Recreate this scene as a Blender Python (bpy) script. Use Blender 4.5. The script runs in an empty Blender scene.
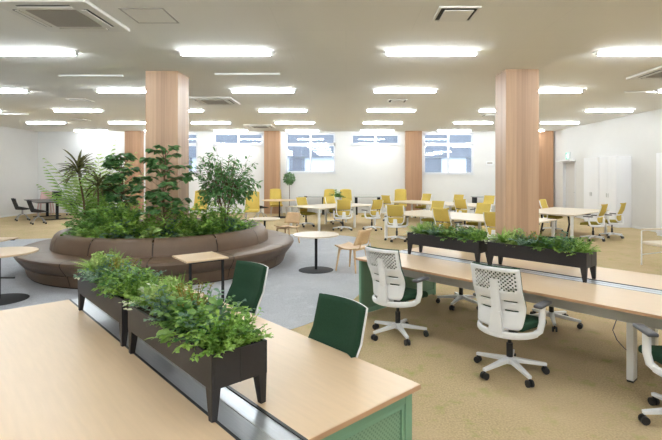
import bpy, bmesh, math, random
from mathutils import Vector, Matrix, Euler
R = math.radians
PI = math.pi
sc = bpy.context.scene
COL = sc.collection
H = 1.75            # eye height (m)
CEIL = 3.75
U = Vector((-0.6795, 0.7337, 0))     # the desks' length axis
V = Vector((0.7337, 0.6795, 0))      # the desks' depth axis
DESK_ROT = R(-47.2)                  # local +x = -U, local +y = V
FACE_V, FACE_NV, FACE_U, FACE_NU = R(-47.2), R(132.8), R(42.8), R(-137.2)

def uv(u, v, z=0.0):
    p = U * u + V * v
    return Vector((p.x, p.y, z))

# ------------------------------------------------------------------ materials
def srgb(r, g, b):
    f = lambda c: (c / 255 / 12.92) if c / 255 <= 0.04045 else ((c / 255 + 0.055) / 1.055) ** 2.4
    return (f(r), f(g), f(b), 1)

def base_mat(name):
    m = bpy.data.materials.new(name); m.use_nodes = True
    nt = m.node_tree
    return m, nt, nt.nodes['Principled BSDF']

def mat(name, col, rough=0.5, metal=0.0, noise=0.0, scale=20, bump=0.0, spec=0.5, stretch=(1, 1, 1), sss=0):
    m, nt, b = base_mat(name)
    b.inputs['Roughness'].default_value = rough
    b.inputs['Metallic'].default_value = metal
    b.inputs['Specular IOR Level'].default_value = spec
    b.inputs['Base Color'].default_value = col
    if noise or bump:
        tc = nt.nodes.new('ShaderNodeTexCoord'); mp = nt.nodes.new('ShaderNodeMapping')
        mp.inputs['Scale'].default_value = stretch
        n = nt.nodes.new('ShaderNodeTexNoise'); n.inputs['Scale'].default_value = scale; n.inputs['Detail'].default_value = 4
        nt.links.new(tc.outputs['Object'], mp.inputs[0]); nt.links.new(mp.outputs[0], n.inputs['Vector'])
        if noise:
            r = nt.nodes.new('ShaderNodeValToRGB')
            r.color_ramp.elements[0].position = 0.3; r.color_ramp.elements[1].position = 0.7
            r.color_ramp.elements[0].color = tuple(c * (1 - noise) for c in col[:3]) + (1,)
            r.color_ramp.elements[1].color = tuple(min(1, c * (1 + noise)) for c in col[:3]) + (1,)
            nt.links.new(n.outputs['Fac'], r.inputs[0]); nt.links.new(r.outputs[0], b.inputs['Base Color'])
        if bump:
            bp = nt.nodes.new('ShaderNodeBump'); bp.inputs['Strength'].default_value = bump; bp.inputs['Distance'].default_value = 0.01
            nt.links.new(n.outputs['Fac'], bp.inputs['Height']); nt.links.new(bp.outputs[0], b.inputs['Normal'])
    return m

def leaf_mat(name, c1, c2, rough=0.45):
    m, nt, b = base_mat(name)
    b.inputs['Roughness'].default_value = rough
    oi = nt.nodes.new('ShaderNodeTexCoord'); n = nt.nodes.new('ShaderNodeTexNoise')
    n.inputs['Scale'].default_value = 14; n.inputs['Detail'].default_value = 2
    r = nt.nodes.new('ShaderNodeValToRGB')
    r.color_ramp.elements[0].position = 0.35; r.color_ramp.elements[1].position = 0.68
    r.color_ramp.elements[0].color = c1; r.color_ramp.elements[1].color = c2
    nt.links.new(oi.outputs['Object'], n.inputs['Vector']); nt.links.new(n.outputs['Fac'], r.inputs[0])
    nt.links.new(r.outputs[0], b.inputs['Base Color'])
    tr = nt.nodes.new('ShaderNodeBsdfTranslucent'); nt.links.new(r.outputs[0], tr.inputs['Color'])
    mx = nt.nodes.new('ShaderNodeMixShader'); mx.inputs[0].default_value = 0.38
    out = nt.nodes['Material Output']
    nt.links.new(b.outputs[0], mx.inputs[1]); nt.links.new(tr.outputs[0], mx.inputs[2]); nt.links.new(mx.outputs[0], out.inputs[0])
    return m

def wood_panel(name, c1, c2, plank=0.11):
    """vertical-grain wood laminate: streaks run along Z, staves of slightly different tone"""
    m, nt, b = base_mat(name)
    b.inputs['Roughness'].default_value = 0.45
    tc = nt.nodes.new('ShaderNodeTexCoord'); mp = nt.nodes.new('ShaderNodeMapping')
    mp.inputs['Scale'].default_value = (28, 28, 0.7)
    n = nt.nodes.new('ShaderNodeTexNoise'); n.inputs['Scale'].default_value = 1; n.inputs['Detail'].default_value = 5
    mp2 = nt.nodes.new('ShaderNodeMapping'); mp2.inputs['Scale'].default_value = (1 / plank, 1 / plank, 0.0)
    w = nt.nodes.new('ShaderNodeTexWhiteNoise'); w.noise_dimensions = '3D'
    fl = nt.nodes.new('ShaderNodeVectorMath'); fl.operation = 'FLOOR'
    nt.links.new(tc.outputs['Object'], mp.inputs[0]); nt.links.new(mp.outputs[0], n.inputs['Vector'])
    nt.links.new(tc.outputs['Object'], mp2.inputs[0]); nt.links.new(mp2.outputs[0], fl.inputs[0]); nt.links.new(fl.outputs[0], w.inputs[0])
    ma = nt.nodes.new('ShaderNodeMath'); ma.operation = 'MULTIPLY_ADD'; ma.inputs[1].default_value = 0.32; 
    nt.links.new(w.outputs['Value'], ma.inputs[0]); 
    ms = nt.nodes.new('ShaderNodeMath'); ms.operation = 'MULTIPLY'; ms.inputs[1].default_value = 0.75
    nt.links.new(n.outputs['Fac'], ms.inputs[0]); nt.links.new(ms.outputs[0], ma.inputs[2])
    r = nt.nodes.new('ShaderNodeValToRGB'); r.color_ramp.elements[0].position = 0.2; r.color_ramp.elements[1].position = 0.75
    r.color_ramp.elements[0].color = c1; r.color_ramp.elements[1].color = c2
    nt.links.new(ma.outputs[0], r.inputs[0]); nt.links.new(r.outputs[0], b.inputs['Base Color'])
    return m

def carpet(name, base, fleck, streak, fleck_amt=0.5):
    m, nt, b = base_mat(name)
    b.inputs['Roughness'].default_value = 0.95; b.inputs['Specular IOR Level'].default_value = 0.1
    tc = nt.nodes.new('ShaderNodeTexCoord')
    n1 = nt.nodes.new('ShaderNodeTexNoise'); n1.inputs['Scale'].default_value = 70; n1.inputs['Detail'].default_value = 3
    n2 = nt.nodes.new('ShaderNodeTexNoise'); n2.inputs['Scale'].default_value = 5.0; n2.inputs['Detail'].default_value = 5; n2.inputs['Roughness'].default_value = 0.7
    nt.links.new(tc.outputs['Object'], n1.inputs['Vector']); nt.links.new(tc.outputs['Object'], n2.inputs['Vector'])
    r1 = nt.nodes.new('ShaderNodeValToRGB'); r1.color_ramp.elements[0].position = 0.3; r1.color_ramp.elements[1].position = 0.7
    r1.color_ramp.elements[0].color = tuple(c * 0.8 for c in base[:3]) + (1,); r1.color_ramp.elements[1].color = tuple(c * 1.2 for c in base[:3]) + (1,)
    nt.links.new(n1.outputs['Fac'], r1.inputs[0])
    r2 = nt.nodes.new('ShaderNodeValToRGB'); r2.color_ramp.elements[0].position = 0.54; r2.color_ramp.elements[1].position = 0.70
    r2.color_ramp.elements[0].color = (0, 0, 0, 1); r2.color_ramp.elements[1].color = (fleck_amt,) * 3 + (1,)
    nt.links.new(n2.outputs['Fac'], r2.inputs[0])
    mx = nt.nodes.new('ShaderNodeMixRGB'); mx.inputs[2].default_value = fleck
    nt.links.new(r2.outputs[0], mx.inputs[0]); nt.links.new(r1.outputs[0], mx.inputs[1])
    n3 = nt.nodes.new('ShaderNodeTexNoise'); n3.inputs['Scale'].default_value = 0.9; n3.inputs['Detail'].default_value = 3
    nt.links.new(tc.outputs['Object'], n3.inputs['Vector'])
    r3 = nt.nodes.new('ShaderNodeValToRGB'); r3.color_ramp.elements[0].position = 0.45; r3.color_ramp.elements[1].position = 0.6
    r3.color_ramp.elements[0].color = (0, 0, 0, 1); r3.color_ramp.elements[1].color = (0.45,) * 3 + (1,)
    nt.links.new(n3.outputs['Fac'], r3.inputs[0])
    mx2 = nt.nodes.new('ShaderNodeMixRGB'); mx2.inputs[2].default_value = streak
    nt.links.new(r3.outputs[0], mx2.inputs[0]); nt.links.new(mx.outputs[0], mx2.inputs[1])
    nt.links.new(mx2.outputs[0], b.inputs['Base Color'])
    bp = nt.nodes.new('ShaderNodeBump'); bp.inputs['Strength'].default_value = 0.35; bp.inputs['Distance'].default_value = 0.01
    nt.links.new(n1.outputs['Fac'], bp.inputs['Height']); nt.links.new(bp.outputs[0], b.inputs['Normal'])
    return m

def perforated(name, col, hole):
    m, nt, b = base_mat(name)
    b.inputs['Roughness'].default_value = 0.5
    tc = nt.nodes.new('ShaderNodeTexCoord')
    mp = nt.nodes.new('ShaderNodeMapping'); mp.inputs['Rotation'].default_value = (R(45), 0, 0); mp.inputs['Scale'].default_value = (1, 1, 1)
    v = nt.nodes.new('ShaderNodeTexVoronoi'); v.inputs['Scale'].default_value = 58; v.inputs['Randomness'].default_value = 0.0
    mp.inputs['Scale'].default_value = (0.001, 1, 1)
    nt.links.new(tc.outputs['Object'], mp.inputs[0]); nt.links.new(mp.outputs[0], v.inputs['Vector'])
    r = nt.nodes.new('ShaderNodeValToRGB'); r.color_ramp.elements[0].position = 0.26; r.color_ramp.elements[1].position = 0.34
    r.color_ramp.elements[0].color = hole; r.color_ramp.elements[1].color = col
    nt.links.new(v.outputs['Distance'], r.inputs[0]); nt.links.new(r.outputs[0], b.inputs['Base Color'])
    return m

def emit(name, col, strength):
    m = bpy.data.materials.new(name); m.use_nodes = True
    nt = m.node_tree; nt.nodes.remove(nt.nodes['Principled BSDF'])
    e = nt.nodes.new('ShaderNodeEmission'); e.inputs[0].default_value = col; e.inputs[1].default_value = strength
    nt.links.new(e.outputs[0], nt.nodes['Material Output'].inputs[0])
    return m

def glass(name):
    m = bpy.data.materials.new(name); m.use_nodes = True
    nt = m.node_tree; nt.nodes.remove(nt.nodes['Principled BSDF'])
    t = nt.nodes.new('ShaderNodeBsdfTransparent'); t.inputs[0].default_value = (0.86, 0.92, 0.96, 1)
    g = nt.nodes.new('ShaderNodeBsdfGlossy'); g.inputs['Roughness'].default_value = 0.02
    f = nt.nodes.new('ShaderNodeFresnel'); f.inputs[0].default_value = 1.9
    x = nt.nodes.new('ShaderNodeMixShader')
    nt.links.new(f.outputs[0], x.inputs[0]); nt.links.new(t.outputs[0], x.inputs[1]); nt.links.new(g.outputs[0], x.inputs[2])
    nt.links.new(x.outputs[0], nt.nodes['Material Output'].inputs[0])
    return m

def ceiling_mat():
    m, nt, b = base_mat('ceiling_board')
    b.inputs['Roughness'].default_value = 0.9; b.inputs['Specular IOR Level'].default_value = 0.15
    tc = nt.nodes.new('ShaderNodeTexCoord')
    br = nt.nodes.new('ShaderNodeTexBrick'); br.inputs['Scale'].default_value = 1.0
    br.inputs['Brick Width'].default_value = 1.82; br.inputs['Row Height'].default_value = 0.91
    br.inputs['Mortar Size'].default_value = 0.006; br.inputs['Mortar Smooth'].default_value = 0.5
    br.inputs['Color1'].default_value = CEIL_C; br.inputs['Color2'].default_value = tuple(c * 0.985 for c in CEIL_C[:3]) + (1,)
    br.inputs['Mortar'].default_value = tuple(c * 0.94 for c in CEIL_C[:3]) + (1,)
    nt.links.new(tc.outputs['Object'], br.inputs['Vector']); nt.links.new(br.outputs['Color'], b.inputs['Base Color'])
    return m

CEIL_C = (0.82, 0.80, 0.745, 1)
M = {}
M['ceiling'] = ceiling_mat()
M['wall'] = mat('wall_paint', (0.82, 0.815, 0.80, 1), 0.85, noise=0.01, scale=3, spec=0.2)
M['side_wall'] = mat('wall_paint_dimmed', (0.74, 0.725, 0.70, 1), 0.85, noise=0.01, scale=3, spec=0.2)  # wall paint with the side walls' dimmer light put into its colour
M['beige_carpet'] = carpet('beige_carpet', srgb(187, 167, 131), srgb(150, 160, 86), srgb(200, 177, 144), 0.75)
M['grey_carpet'] = carpet('grey_carpet', srgb(178, 180, 185), srgb(206, 209, 214), srgb(192, 193, 196), 0.5)
M['wood_column'] = wood_panel('column_laminate', srgb(162, 130, 104), srgb(192, 158, 128))
M['wood_dark'] = wood_panel('pilaster_laminate', srgb(158, 118, 88), srgb(186, 146, 112))
M['maple'] = mat('maple_laminate', srgb(222, 194, 160), 0.34, noise=0.03, scale=3.5, stretch=(1.2, 14, 14))
M['maple_edge'] = mat('maple_edge', srgb(196, 156, 122), 0.45)
M['birch'] = mat('birch_ply', srgb(216, 182, 140), 0.4, noise=0.06, scale=4, stretch=(2, 12, 12))
M['white_top'] = mat('pale_laminate', srgb(226, 212, 190), 0.35, noise=0.03, scale=4, stretch=(1, 8, 8))
M['steel'] = mat('brushed_steel', (0.55, 0.57, 0.60, 1), 0.33, metal=0.75, noise=0.06, scale=8, stretch=(1, 30, 1))
M['black_metal'] = mat('black_metal', (0.018, 0.018, 0.02, 1), 0.65, spec=0.25)
M['black_plastic'] = mat('black_plastic', (0.02, 0.02, 0.022, 1), 0.4)
M['planter'] = mat('charcoal_planter', (0.019, 0.017, 0.019, 1), 0.45, noise=0.06, scale=60)
M['soil'] = mat('potting_soil', (0.03, 0.02, 0.012, 1), 0.95, noise=0.5, scale=60, bump=0.8)
M['bark_soil'] = mat('bark_mulch', (0.10, 0.06, 0.03, 1), 0.95, noise=0.5, scale=40, bump=0.9)
M['white_metal'] = mat('white_metal', (0.80, 0.80, 0.79, 1), 0.4)
M['grey_metal'] = mat('grey_metal', (0.42, 0.43, 0.43, 1), 0.5)
M['duct_grey'] = mat('duct_grey', (0.58, 0.59, 0.59, 1), 0.5)
M['white_plastic'] = mat('white_plastic', (0.90, 0.905, 0.92, 1), 0.35)
M['grey_plastic'] = mat('grey_plastic', (0.10, 0.10, 0.115, 1), 0.5)
M['green_fabric'] = mat('green_fabric', srgb(42, 70, 52), 0.9, noise=0.12, scale=160, bump=0.25, spec=0.2)
M['yellow_fabric'] = mat('yellow_fabric', srgb(214, 188, 100), 0.85, noise=0.08, scale=120, bump=0.2, spec=0.2)
M['olive_fabric'] = mat('olive_fabric', srgb(160, 146, 62), 0.9, noise=0.1, scale=120, bump=0.2, spec=0.2)
M['green_metal'] = mat('green_metal', srgb(118, 160, 134), 0.45)
M['green_perf'] = perforated('green_perforated_sheet', srgb(126, 160, 134), srgb(98, 136, 112))
M['leather'] = mat('brown_leather', srgb(102, 80, 61), 0.42, noise=0.09, scale=5, bump=0.06)
M['plinth'] = mat('dark_plinth', srgb(64, 50, 42), 0.6)
M['white_cab'] = mat('white_cabinet', (0.90, 0.90, 0.92, 1), 0.4)
M['door_paint'] = mat('door_paint', (0.72, 0.69, 0.66, 1), 0.5)
M['dark_top'] = mat('dark_table_top', (0.05, 0.045, 0.042, 1), 0.35, noise=0.15, scale=5)
M['dark_fabric'] = mat('dark_fabric', (0.022, 0.023, 0.028, 1), 0.7)
M['pink_fabric'] = mat('pink_fabric', srgb(214, 178, 176), 0.9)
M['grille'] = mat('grey_grille', (0.36, 0.33, 0.29, 1), 0.7)
M['vent_dark'] = mat('vent_slot', (0.03, 0.028, 0.025, 1), 0.8)
M['ac_white'] = mat('cassette_white', (0.74, 0.72, 0.67, 1), 0.5)
M['lamp_body'] = mat('lamp_body', (0.85, 0.85, 0.84, 1), 0.4)
M['lamp_glow'] = emit('lamp_diffuser', (0.87, 0.945, 1.0, 1), 36.5)
M['alu'] = mat('window_frame', (0.78, 0.79, 0.82, 1), 0.4)
M['glass'] = glass('window_glass')
M['sign_green'] = emit('exit_sign_green', srgb(120, 205, 175), 0.7)
M['sign_white'] = emit('exit_sign_white', (0.9, 0.97, 0.93, 1), 0.9)
M['ext_wall'] = mat('render_wall', srgb(214, 216, 220), 0.8, noise=0.05, scale=2)
M['ext_dark'] = mat('slate_cladding', srgb(112, 114, 120), 0.6, noise=0.1, scale=2)
M['ext_ground'] = mat('concrete_yard', srgb(150, 152, 155), 0.9)
M['trunk'] = mat('bark', srgb(110, 90, 66), 0.9, noise=0.25, scale=30, bump=0.5)
M['pot_white'] = mat('glazed_pot', (0.75, 0.74, 0.72, 1), 0.35)
M['white_petal'] = leaf_mat('cream_variegated_leaf', srgb(186, 200, 160), srgb(232, 234, 214))
M['leaf_bright'] = leaf_mat('bright_green_leaf', srgb(104, 152, 56), srgb(172, 206, 104))
M['leaf_mid'] = leaf_mat('mid_green_leaf', srgb(82, 132, 58), srgb(148, 184, 104))
M['leaf_dark'] = leaf_mat('dark_green_leaf', srgb(62, 112, 58), srgb(120, 162, 100), 0.35)
M['leaf_pale'] = leaf_mat('pale_green_leaf', srgb(140, 172, 90), srgb(196, 214, 140))
M['leaf_blue'] = leaf_mat('blue_green_leaf', srgb(84, 124, 100), srgb(142, 172, 146))
M['leaf_ochre'] = leaf_mat('ochre_leaf', srgb(120, 116, 40), srgb(176, 156, 62))
M['leaf_red'] = leaf_mat('bronze_leaf', srgb(74, 74, 48), srgb(126, 126, 76))

# ------------------------------------------------------------------ mesh builder
class MB:
    def __init__(s): s.bm = bmesh.new()
    def box(s, c, d, rot=None, taper=1.0):
        g = bmesh.ops.create_cube(s.bm, size=1)
        for v in g['verts']:
            k = taper if v.co.z < 0 else 1.0
            v.co = Vector((v.co.x * d[0] * k, v.co.y * d[1] * k, v.co.z * d[2]))
            if rot is not None: v.co = rot @ v.co
            v.co += Vector(c)
        return g['verts']
    def rbox(s, c, d, r=0.02, seg=3, rot=None):
        vs = s.box((0, 0, 0), d)
        es = list({e for v in vs for e in v.link_edges})
        g = bmesh.ops.bevel(s.bm, geom=es, offset=r, segments=seg, affect='EDGES', profile=0.5, clamp_overlap=True)
        allv = list({v for f in g['faces'] for v in f.verts} | {v for v in vs if v.is_valid})
        for v in allv:
            if rot is not None: v.co = rot @ v.co
            v.co += Vector(c)
        return allv
    def beam(s, a, b, w, t, w2=None, t2=None):
        a, b = Vector(a), Vector(b); d = (b - a).normalized()
        up = Vector((0, 0, 1)) if abs(d.z) < 0.95 else Vector((0, 1, 0))
        x = d.cross(up).normalized(); y = x.cross(d)
        w2 = w if w2 is None else w2; t2 = t if t2 is None else t2
        vs = []
        for p, ww, tt in ((a, w, t), (b, w2, t2)):
            for sx, sy in ((-1, -1), (1, -1), (1, 1), (-1, 1)):
                vs.append(s.bm.verts.new(p + x * sx * ww / 2 + y * sy * tt / 2))
        f = s.bm.faces.new
        f(vs[3::-1]); f(vs[4:])
        for i in range(4):
            j = (i + 1) % 4
            f((vs[i], vs[j], vs[4 + j], vs[4 + i]))
    def tube(s, pts, r, n=8, r2=None, flat=1.0, cap=True):
        pts = [Vector(p) for p in pts]; N = len(pts); rings = []
        prevx = None
        for i, p in enumerate(pts):
            d = (pts[min(i + 1, N - 1)] - pts[max(i - 1, 0)]).normalized()
            if prevx is None:
                up = Vector((0, 0, 1)) if abs(d.z) < 0.9 else Vector((0, 1, 0))
                x = d.cross(up).normalized()
            else:
                x = (prevx - d * prevx.dot(d)).normalized()
            y = d.cross(x); prevx = x
            rr = r if r2 is None else r + (r2 - r) * i / (N - 1)
            rings.append([s.bm.verts.new(p + x * math.cos(a) * rr + y * math.sin(a) * rr * flat) for a in [2 * PI * k / n for k in range(n)]])
        for i in range(N - 1):
            for k in range(n):
                j = (k + 1) % n
                s.bm.faces.new((rings[i][k], rings[i][j], rings[i + 1][j], rings[i + 1][k]))
        if cap:
            s.bm.faces.new(rings[0][::-1]); s.bm.faces.new(rings[-1])
    def lathe(s, prof, n=32, a0=0.0, a1=2 * PI, c=(0, 0, 0), caps=False):
        full = abs((a1 - a0) - 2 * PI) < 1e-6
        cols = []
        N = n if full else n + 1
        for k in range(N):
            a = a0 + (a1 - a0) * k / n
            cols.append([s.bm.verts.new((c[0] + r * math.sin(a), c[1] - r * math.cos(a), c[2] + z)) for r, z in prof])
        for k in range(n):
            A, B = cols[k], cols[(k + 1) % N]
            for i in range(len(prof) - 1):
                try: s.bm.faces.new((A[i], B[i], B[i + 1], A[i + 1]))
                except ValueError: pass
        if caps and not full:
            s.bm.faces.new(cols[0]); s.bm.faces.new(cols[-1][::-1])
    def disc(s, c, r, h, n=40, bevel=0.0):
        b = bevel
        prof = [(1e-4, 0), (r - b, 0), (r, b), (r, h - b), (r - b, h), (1e-4, h)] if b else [(1e-4, 0), (r, 0), (r, h), (1e-4, h)]
        s.lathe(prof, n, c=c)
    def prism(s, poly, z0, z1):
        a = [s.bm.verts.new((x, y, z0)) for x, y in poly]; b = [s.bm.verts.new((x, y, z1)) for x, y in poly]
        s.bm.faces.new(a[::-1]); s.bm.faces.new(b)
        for i in range(len(poly)):
            j = (i + 1) % len(poly)
            s.bm.faces.new((a[i], a[j], b[j], b[i]))
    def leaf(s, p, d, n, L, W, curl=0.25, fold=0.15, seg=3):
        """one leaf: a pointed oval blade with a midrib, drooping towards the tip"""
        p = Vector(p); d = Vector(d).normalized(); n = Vector(n)
        n = (n - d * n.dot(d))
        if n.length < 1e-4: n = d.orthogonal()
        n.normalize(); x = d.cross(n)
        mid, lf, rt = [], [], []
        for i in range(seg + 1):
            t = i / seg
            w = W / 2 * math.sin(PI * min(1, t * 0.92 + 0.04)) ** 0.8 if 0 < i < seg else 0
            q = p + d * L * t - n * (curl * L * t * t)
            mid.append(s.bm.verts.new(q))
            if w:
                lf.append(s.bm.verts.new(q - x * w + n * fold * w)); rt.append(s.bm.verts.new(q + x * w + n * fold * w))
            else: lf.append(None); rt.append(None)
        for i in range(seg):
            for side in (lf, rt):
                vs = [mid[i], mid[i + 1]]
                if side[i + 1]: vs.append(side[i + 1])
                if side[i]: vs.append(side[i])
                if len(vs) >= 3: s.bm.faces.new(vs if side is rt else vs[::-1])
    def build(s, name, m, parent=None, smooth=False, bevel=0, solid=0, weld=False):
        if weld: bmesh.ops.remove_doubles(s.bm, verts=s.bm.verts, dist=1e-5)
        bmesh.ops.recalc_face_normals(s.bm, faces=s.bm.faces)
        me = bpy.data.meshes.new(name); s.bm.to_mesh(me); s.bm.free()
        o = bpy.data.objects.new(name, me); COL.objects.link(o)
        me.materials.append(m)
        if smooth:
            me.polygons.foreach_set('use_smooth', [True] * len(me.polygons))
            me.set_sharp_from_angle(angle=R(40))
        if solid:
            md = o.modifiers.new('thickness', 'SOLIDIFY'); md.thickness = solid; md.offset = 0
        if bevel:
            md = o.modifiers.new('soft_edge', 'BEVEL'); md.width = bevel; md.segments = 2; md.limit_method = 'ANGLE'
        if parent is not None: o.parent = parent
        return o

def tag(o, label, cat, group=None, kind=None):
    o['label'] = label; o['category'] = cat
    if group: o['group'] = group
    if kind: o['kind'] = kind
    return o

def empty(name, loc, rz=0, label=None, cat=None, group=None, kind=None):
    o = bpy.data.objects.new(name, None); COL.objects.link(o)
    o.location = loc; o.rotation_euler = (0, 0, rz); o.empty_display_size = 0.1
    if label: tag(o, label, cat, group, kind)
    return o

def dup(root, loc, rz, label, group=None, scale=None):
    r = root.copy(); COL.objects.link(r); r.location = loc; r.rotation_euler = (0, 0, rz)
    if scale: r.scale = (scale,) * 3
    r['label'] = label
    if group: r['group'] = group
    for ch in KIDS.get(root.name, []):
        c = ch.copy(); COL.objects.link(c); c.parent = r
        for g in KIDS.get(ch.name, []):
            d = g.copy(); COL.objects.link(d); d.parent = c
    return r
KIDS = {}
def remember(root):
    allo = list(COL.objects)
    def rec(o):
        KIDS[o.name] = [x for x in allo if x.parent == o]
        for k in KIDS[o.name]: rec(k)
    rec(root)

def structure(o, label, cat):
    return tag(o, label, cat, kind='structure')

ORD = ['first', 'second', 'third', 'fourth', 'fifth', 'sixth', 'seventh', 'eighth', 'ninth', 'tenth', 'eleventh', 'twelfth', 'thirteenth', 'fourteenth', 'fifteenth', 'sixteenth']

# ================================================================== SETTING
XL, XR, YB, YF = -14.2, 9.5, 21.2, -4.6
b = MB(); b.box(((XL + XR) / 2, (YB + YF) / 2, -0.05), (XR - XL + 0.4, YB - YF + 0.4, 0.1))
structure(b.build('floor', M['beige_carpet']), 'beige carpet floor with green flecks under the desks', 'floor')
def smooth_poly(pts, k=6):
    n = len(pts); out = []
    for i in range(n):
        p0, p1, p2, p3 = [Vector(pts[(i + j) % n]) for j in (-1, 0, 1, 2)]
        for t in [j / k for j in range(k)]:
            out.append(0.5 * ((2 * p1) + (p2 - p0) * t + (2 * p0 - 5 * p1 + 4 * p2 - p3) * t * t + (3 * p1 - p0 - 3 * p2 + p3) * t ** 3))
    return [(p.x, p.y) for p in out]
gp = [(-14.05, 12.0), (-11, 12.3), (-8.5, 12.6), (-5.5, 13.3), (-2.5, 13.6), (-0.4, 13.4), (0.5, 12.6), (0.62, 11.4), (0.5, 9.8), (0.42, 8.2), (0.25, 7.0), (0.0, 6.2), (-0.35, 5.55), (-0.75, 5.1), (-1.5, 4.6), (-2.6, 3.9), (-4.2, 3.3), (-7, 2.9), (-11, 2.9), (-14.05, 3.1)]
b = MB(); b.prism(smooth_poly(gp), 0.0, 0.004)
structure(b.build('floor_carpet_inlay', M['grey_carpet']), 'grey carpet area with a curved edge around the plant bench', 'carpet')
b = MB(); b.box(((XL + XR) / 2, (YB + YF) / 2, CEIL + 0.05), (XR - XL + 0.4, YB - YF + 0.4, 0.1))
structure(b.build('ceiling', M['ceiling']), 'flat beige white ceiling of plain boards', 'ceiling')
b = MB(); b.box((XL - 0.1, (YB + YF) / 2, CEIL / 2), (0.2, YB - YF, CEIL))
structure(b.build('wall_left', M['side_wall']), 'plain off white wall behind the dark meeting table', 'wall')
b = MB(); b.box(((XL + XR) / 2, YF - 0.1, CEIL / 2), (XR - XL, 0.2, CEIL))
structure(b.build('wall_front', M['wall']), 'plain off white wall on the near side of the office', 'wall')
# right wall with door recess
DY0, DY1, DZ = 19.05, 20.15, 2.33
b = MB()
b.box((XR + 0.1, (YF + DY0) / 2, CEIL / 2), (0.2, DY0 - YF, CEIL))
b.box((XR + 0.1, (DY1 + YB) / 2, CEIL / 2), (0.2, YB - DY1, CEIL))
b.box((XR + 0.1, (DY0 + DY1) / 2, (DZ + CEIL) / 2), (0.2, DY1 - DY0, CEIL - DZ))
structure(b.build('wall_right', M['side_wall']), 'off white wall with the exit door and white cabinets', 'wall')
d = empty('door_1', (XR + 0.12, (DY0 + DY1) / 2, 0), 0, 'pale exit door set back in the wall below the green sign', 'door', kind='structure')
b = MB(); b.box((0.02, 0, DZ / 2), (0.05, DY1 - DY0 - 0.08, DZ - 0.06)); b.build('door_leaf', M['door_paint'], d, bevel=0.004)
b = MB()
for s in (-1, 1): b.box((-0.06, s * ((DY1 - DY0) / 2 - 0.02), DZ / 2), (0.14, 0.04, DZ))
b.box((-0.06, 0, DZ - 0.02), (0.14, DY1 - DY0, 0.04)); b.build('door_frame', M['alu'], d)
b = MB(); b.tube([(-0.01, -0.42, 1.02), (-0.06, -0.42, 1.02), (-0.06, -0.30, 1.02)], 0.012); b.build('door_handle', M['grey_metal'], d)
b = MB(); b.box((-0.27, 0, DZ + 0.02), (0.30, DY1 - DY0 + 0.1, 0.05)); b.build('door_canopy', M['white_metal'], d, bevel=0.004)

# back wall with window openings
def px_x(px, Y=YB): return (px - 346) / 460 * Y
WIN = [(1, -9.0, px_x(197.5), 133, 172.5), (2, px_x(213.5), px_x(263), 133, 144.7), (3, px_x(285.6), px_x(335.3), 133, 172.8),
       (4, px_x(351.3), px_x(399.5), 133.8, 144.6), (5, px_x(423.6), px_x(473.4), 133, 174)]
def px_z(py, Y=YB): return H + (175 - py) * Y / 460
b = MB()
T = 0.24
xs = [XL]
for (_, x0, x1, y0, y1) in WIN:
    b.box(((xs[-1] + x0) / 2, YB + T / 2, CEIL / 2), (x0 - xs[-1], T, CEIL)); xs.append(x1)
    z1, z0 = px_z(y0), px_z(y1)
    b.box(((x0 + x1) / 2, YB + T / 2, (z1 + CEIL) / 2), (x1 - x0, T, CEIL - z1))
    b.box(((x0 + x1) / 2, YB + T / 2, z0 / 2), (x1 - x0, T, z0))
b.box(((xs[-1] + XR) / 2, YB + T / 2, CEIL / 2), (XR - xs[-1], T, CEIL))
structure(b.build('wall_back', M['wall']), 'white rear wall with high windows and wood pilasters', 'wall')
for (n, x0, x1, y0, y1) in WIN:
    z1, z0 = px_z(y0), px_z(y1); w = x1 - x0; hh = z1 - z0; tall = hh > 1
    look = {1: 'tall white framed window partly hidden behind the plant column', 2: 'low strip window above the ficus tree',
            3: 'tall white framed window above the small potted tree', 4: 'low strip window above the plain wall between two pilasters',
            5: 'tall white framed window between the pilaster and the wood column'}[n]
    root = empty('window_%d' % n, ((x0 + x1) / 2, YB + 0.08, z0), 0, look, 'window', kind='structure')
    f = 0.075; b = MB()
    b.box((0, 0, f / 2), (w, 0.1, f)); b.box((0, 0, hh - f / 2), (w, 0.1, f))
    for s in (-1, 1): b.box((s * (w / 2 - f / 2), 0, hh / 2), (f, 0.1, hh))
    b.box((0, 0, hh / 2), (0.09, 0.09, hh))
    zt = hh - 0.53
    if tall: b.box((0, 0, zt), (w, 0.1, 0.14))
    b.build('window_frame', M['alu'], root, bevel=0.005)
    b = MB(); b.box((0, -0.09, -0.02), (w + 0.1, 0.1, 0.04)); b.build('window_sill', M['alu'], root)
    cells = [(zt + 0.07, hh - f)] + ([(f, zt - 0.07)] if tall else [])
    if not tall: cells = [(f, hh - f)]
    for (za, zb) in cells:
        for s in (-1, 1):
            b = MB(); b.box((s * w / 4, 0.02, (za + zb) / 2), (w / 2 - 0.06, 0.008, zb - za)); b.build('pane', M['glass'], root)
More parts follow.
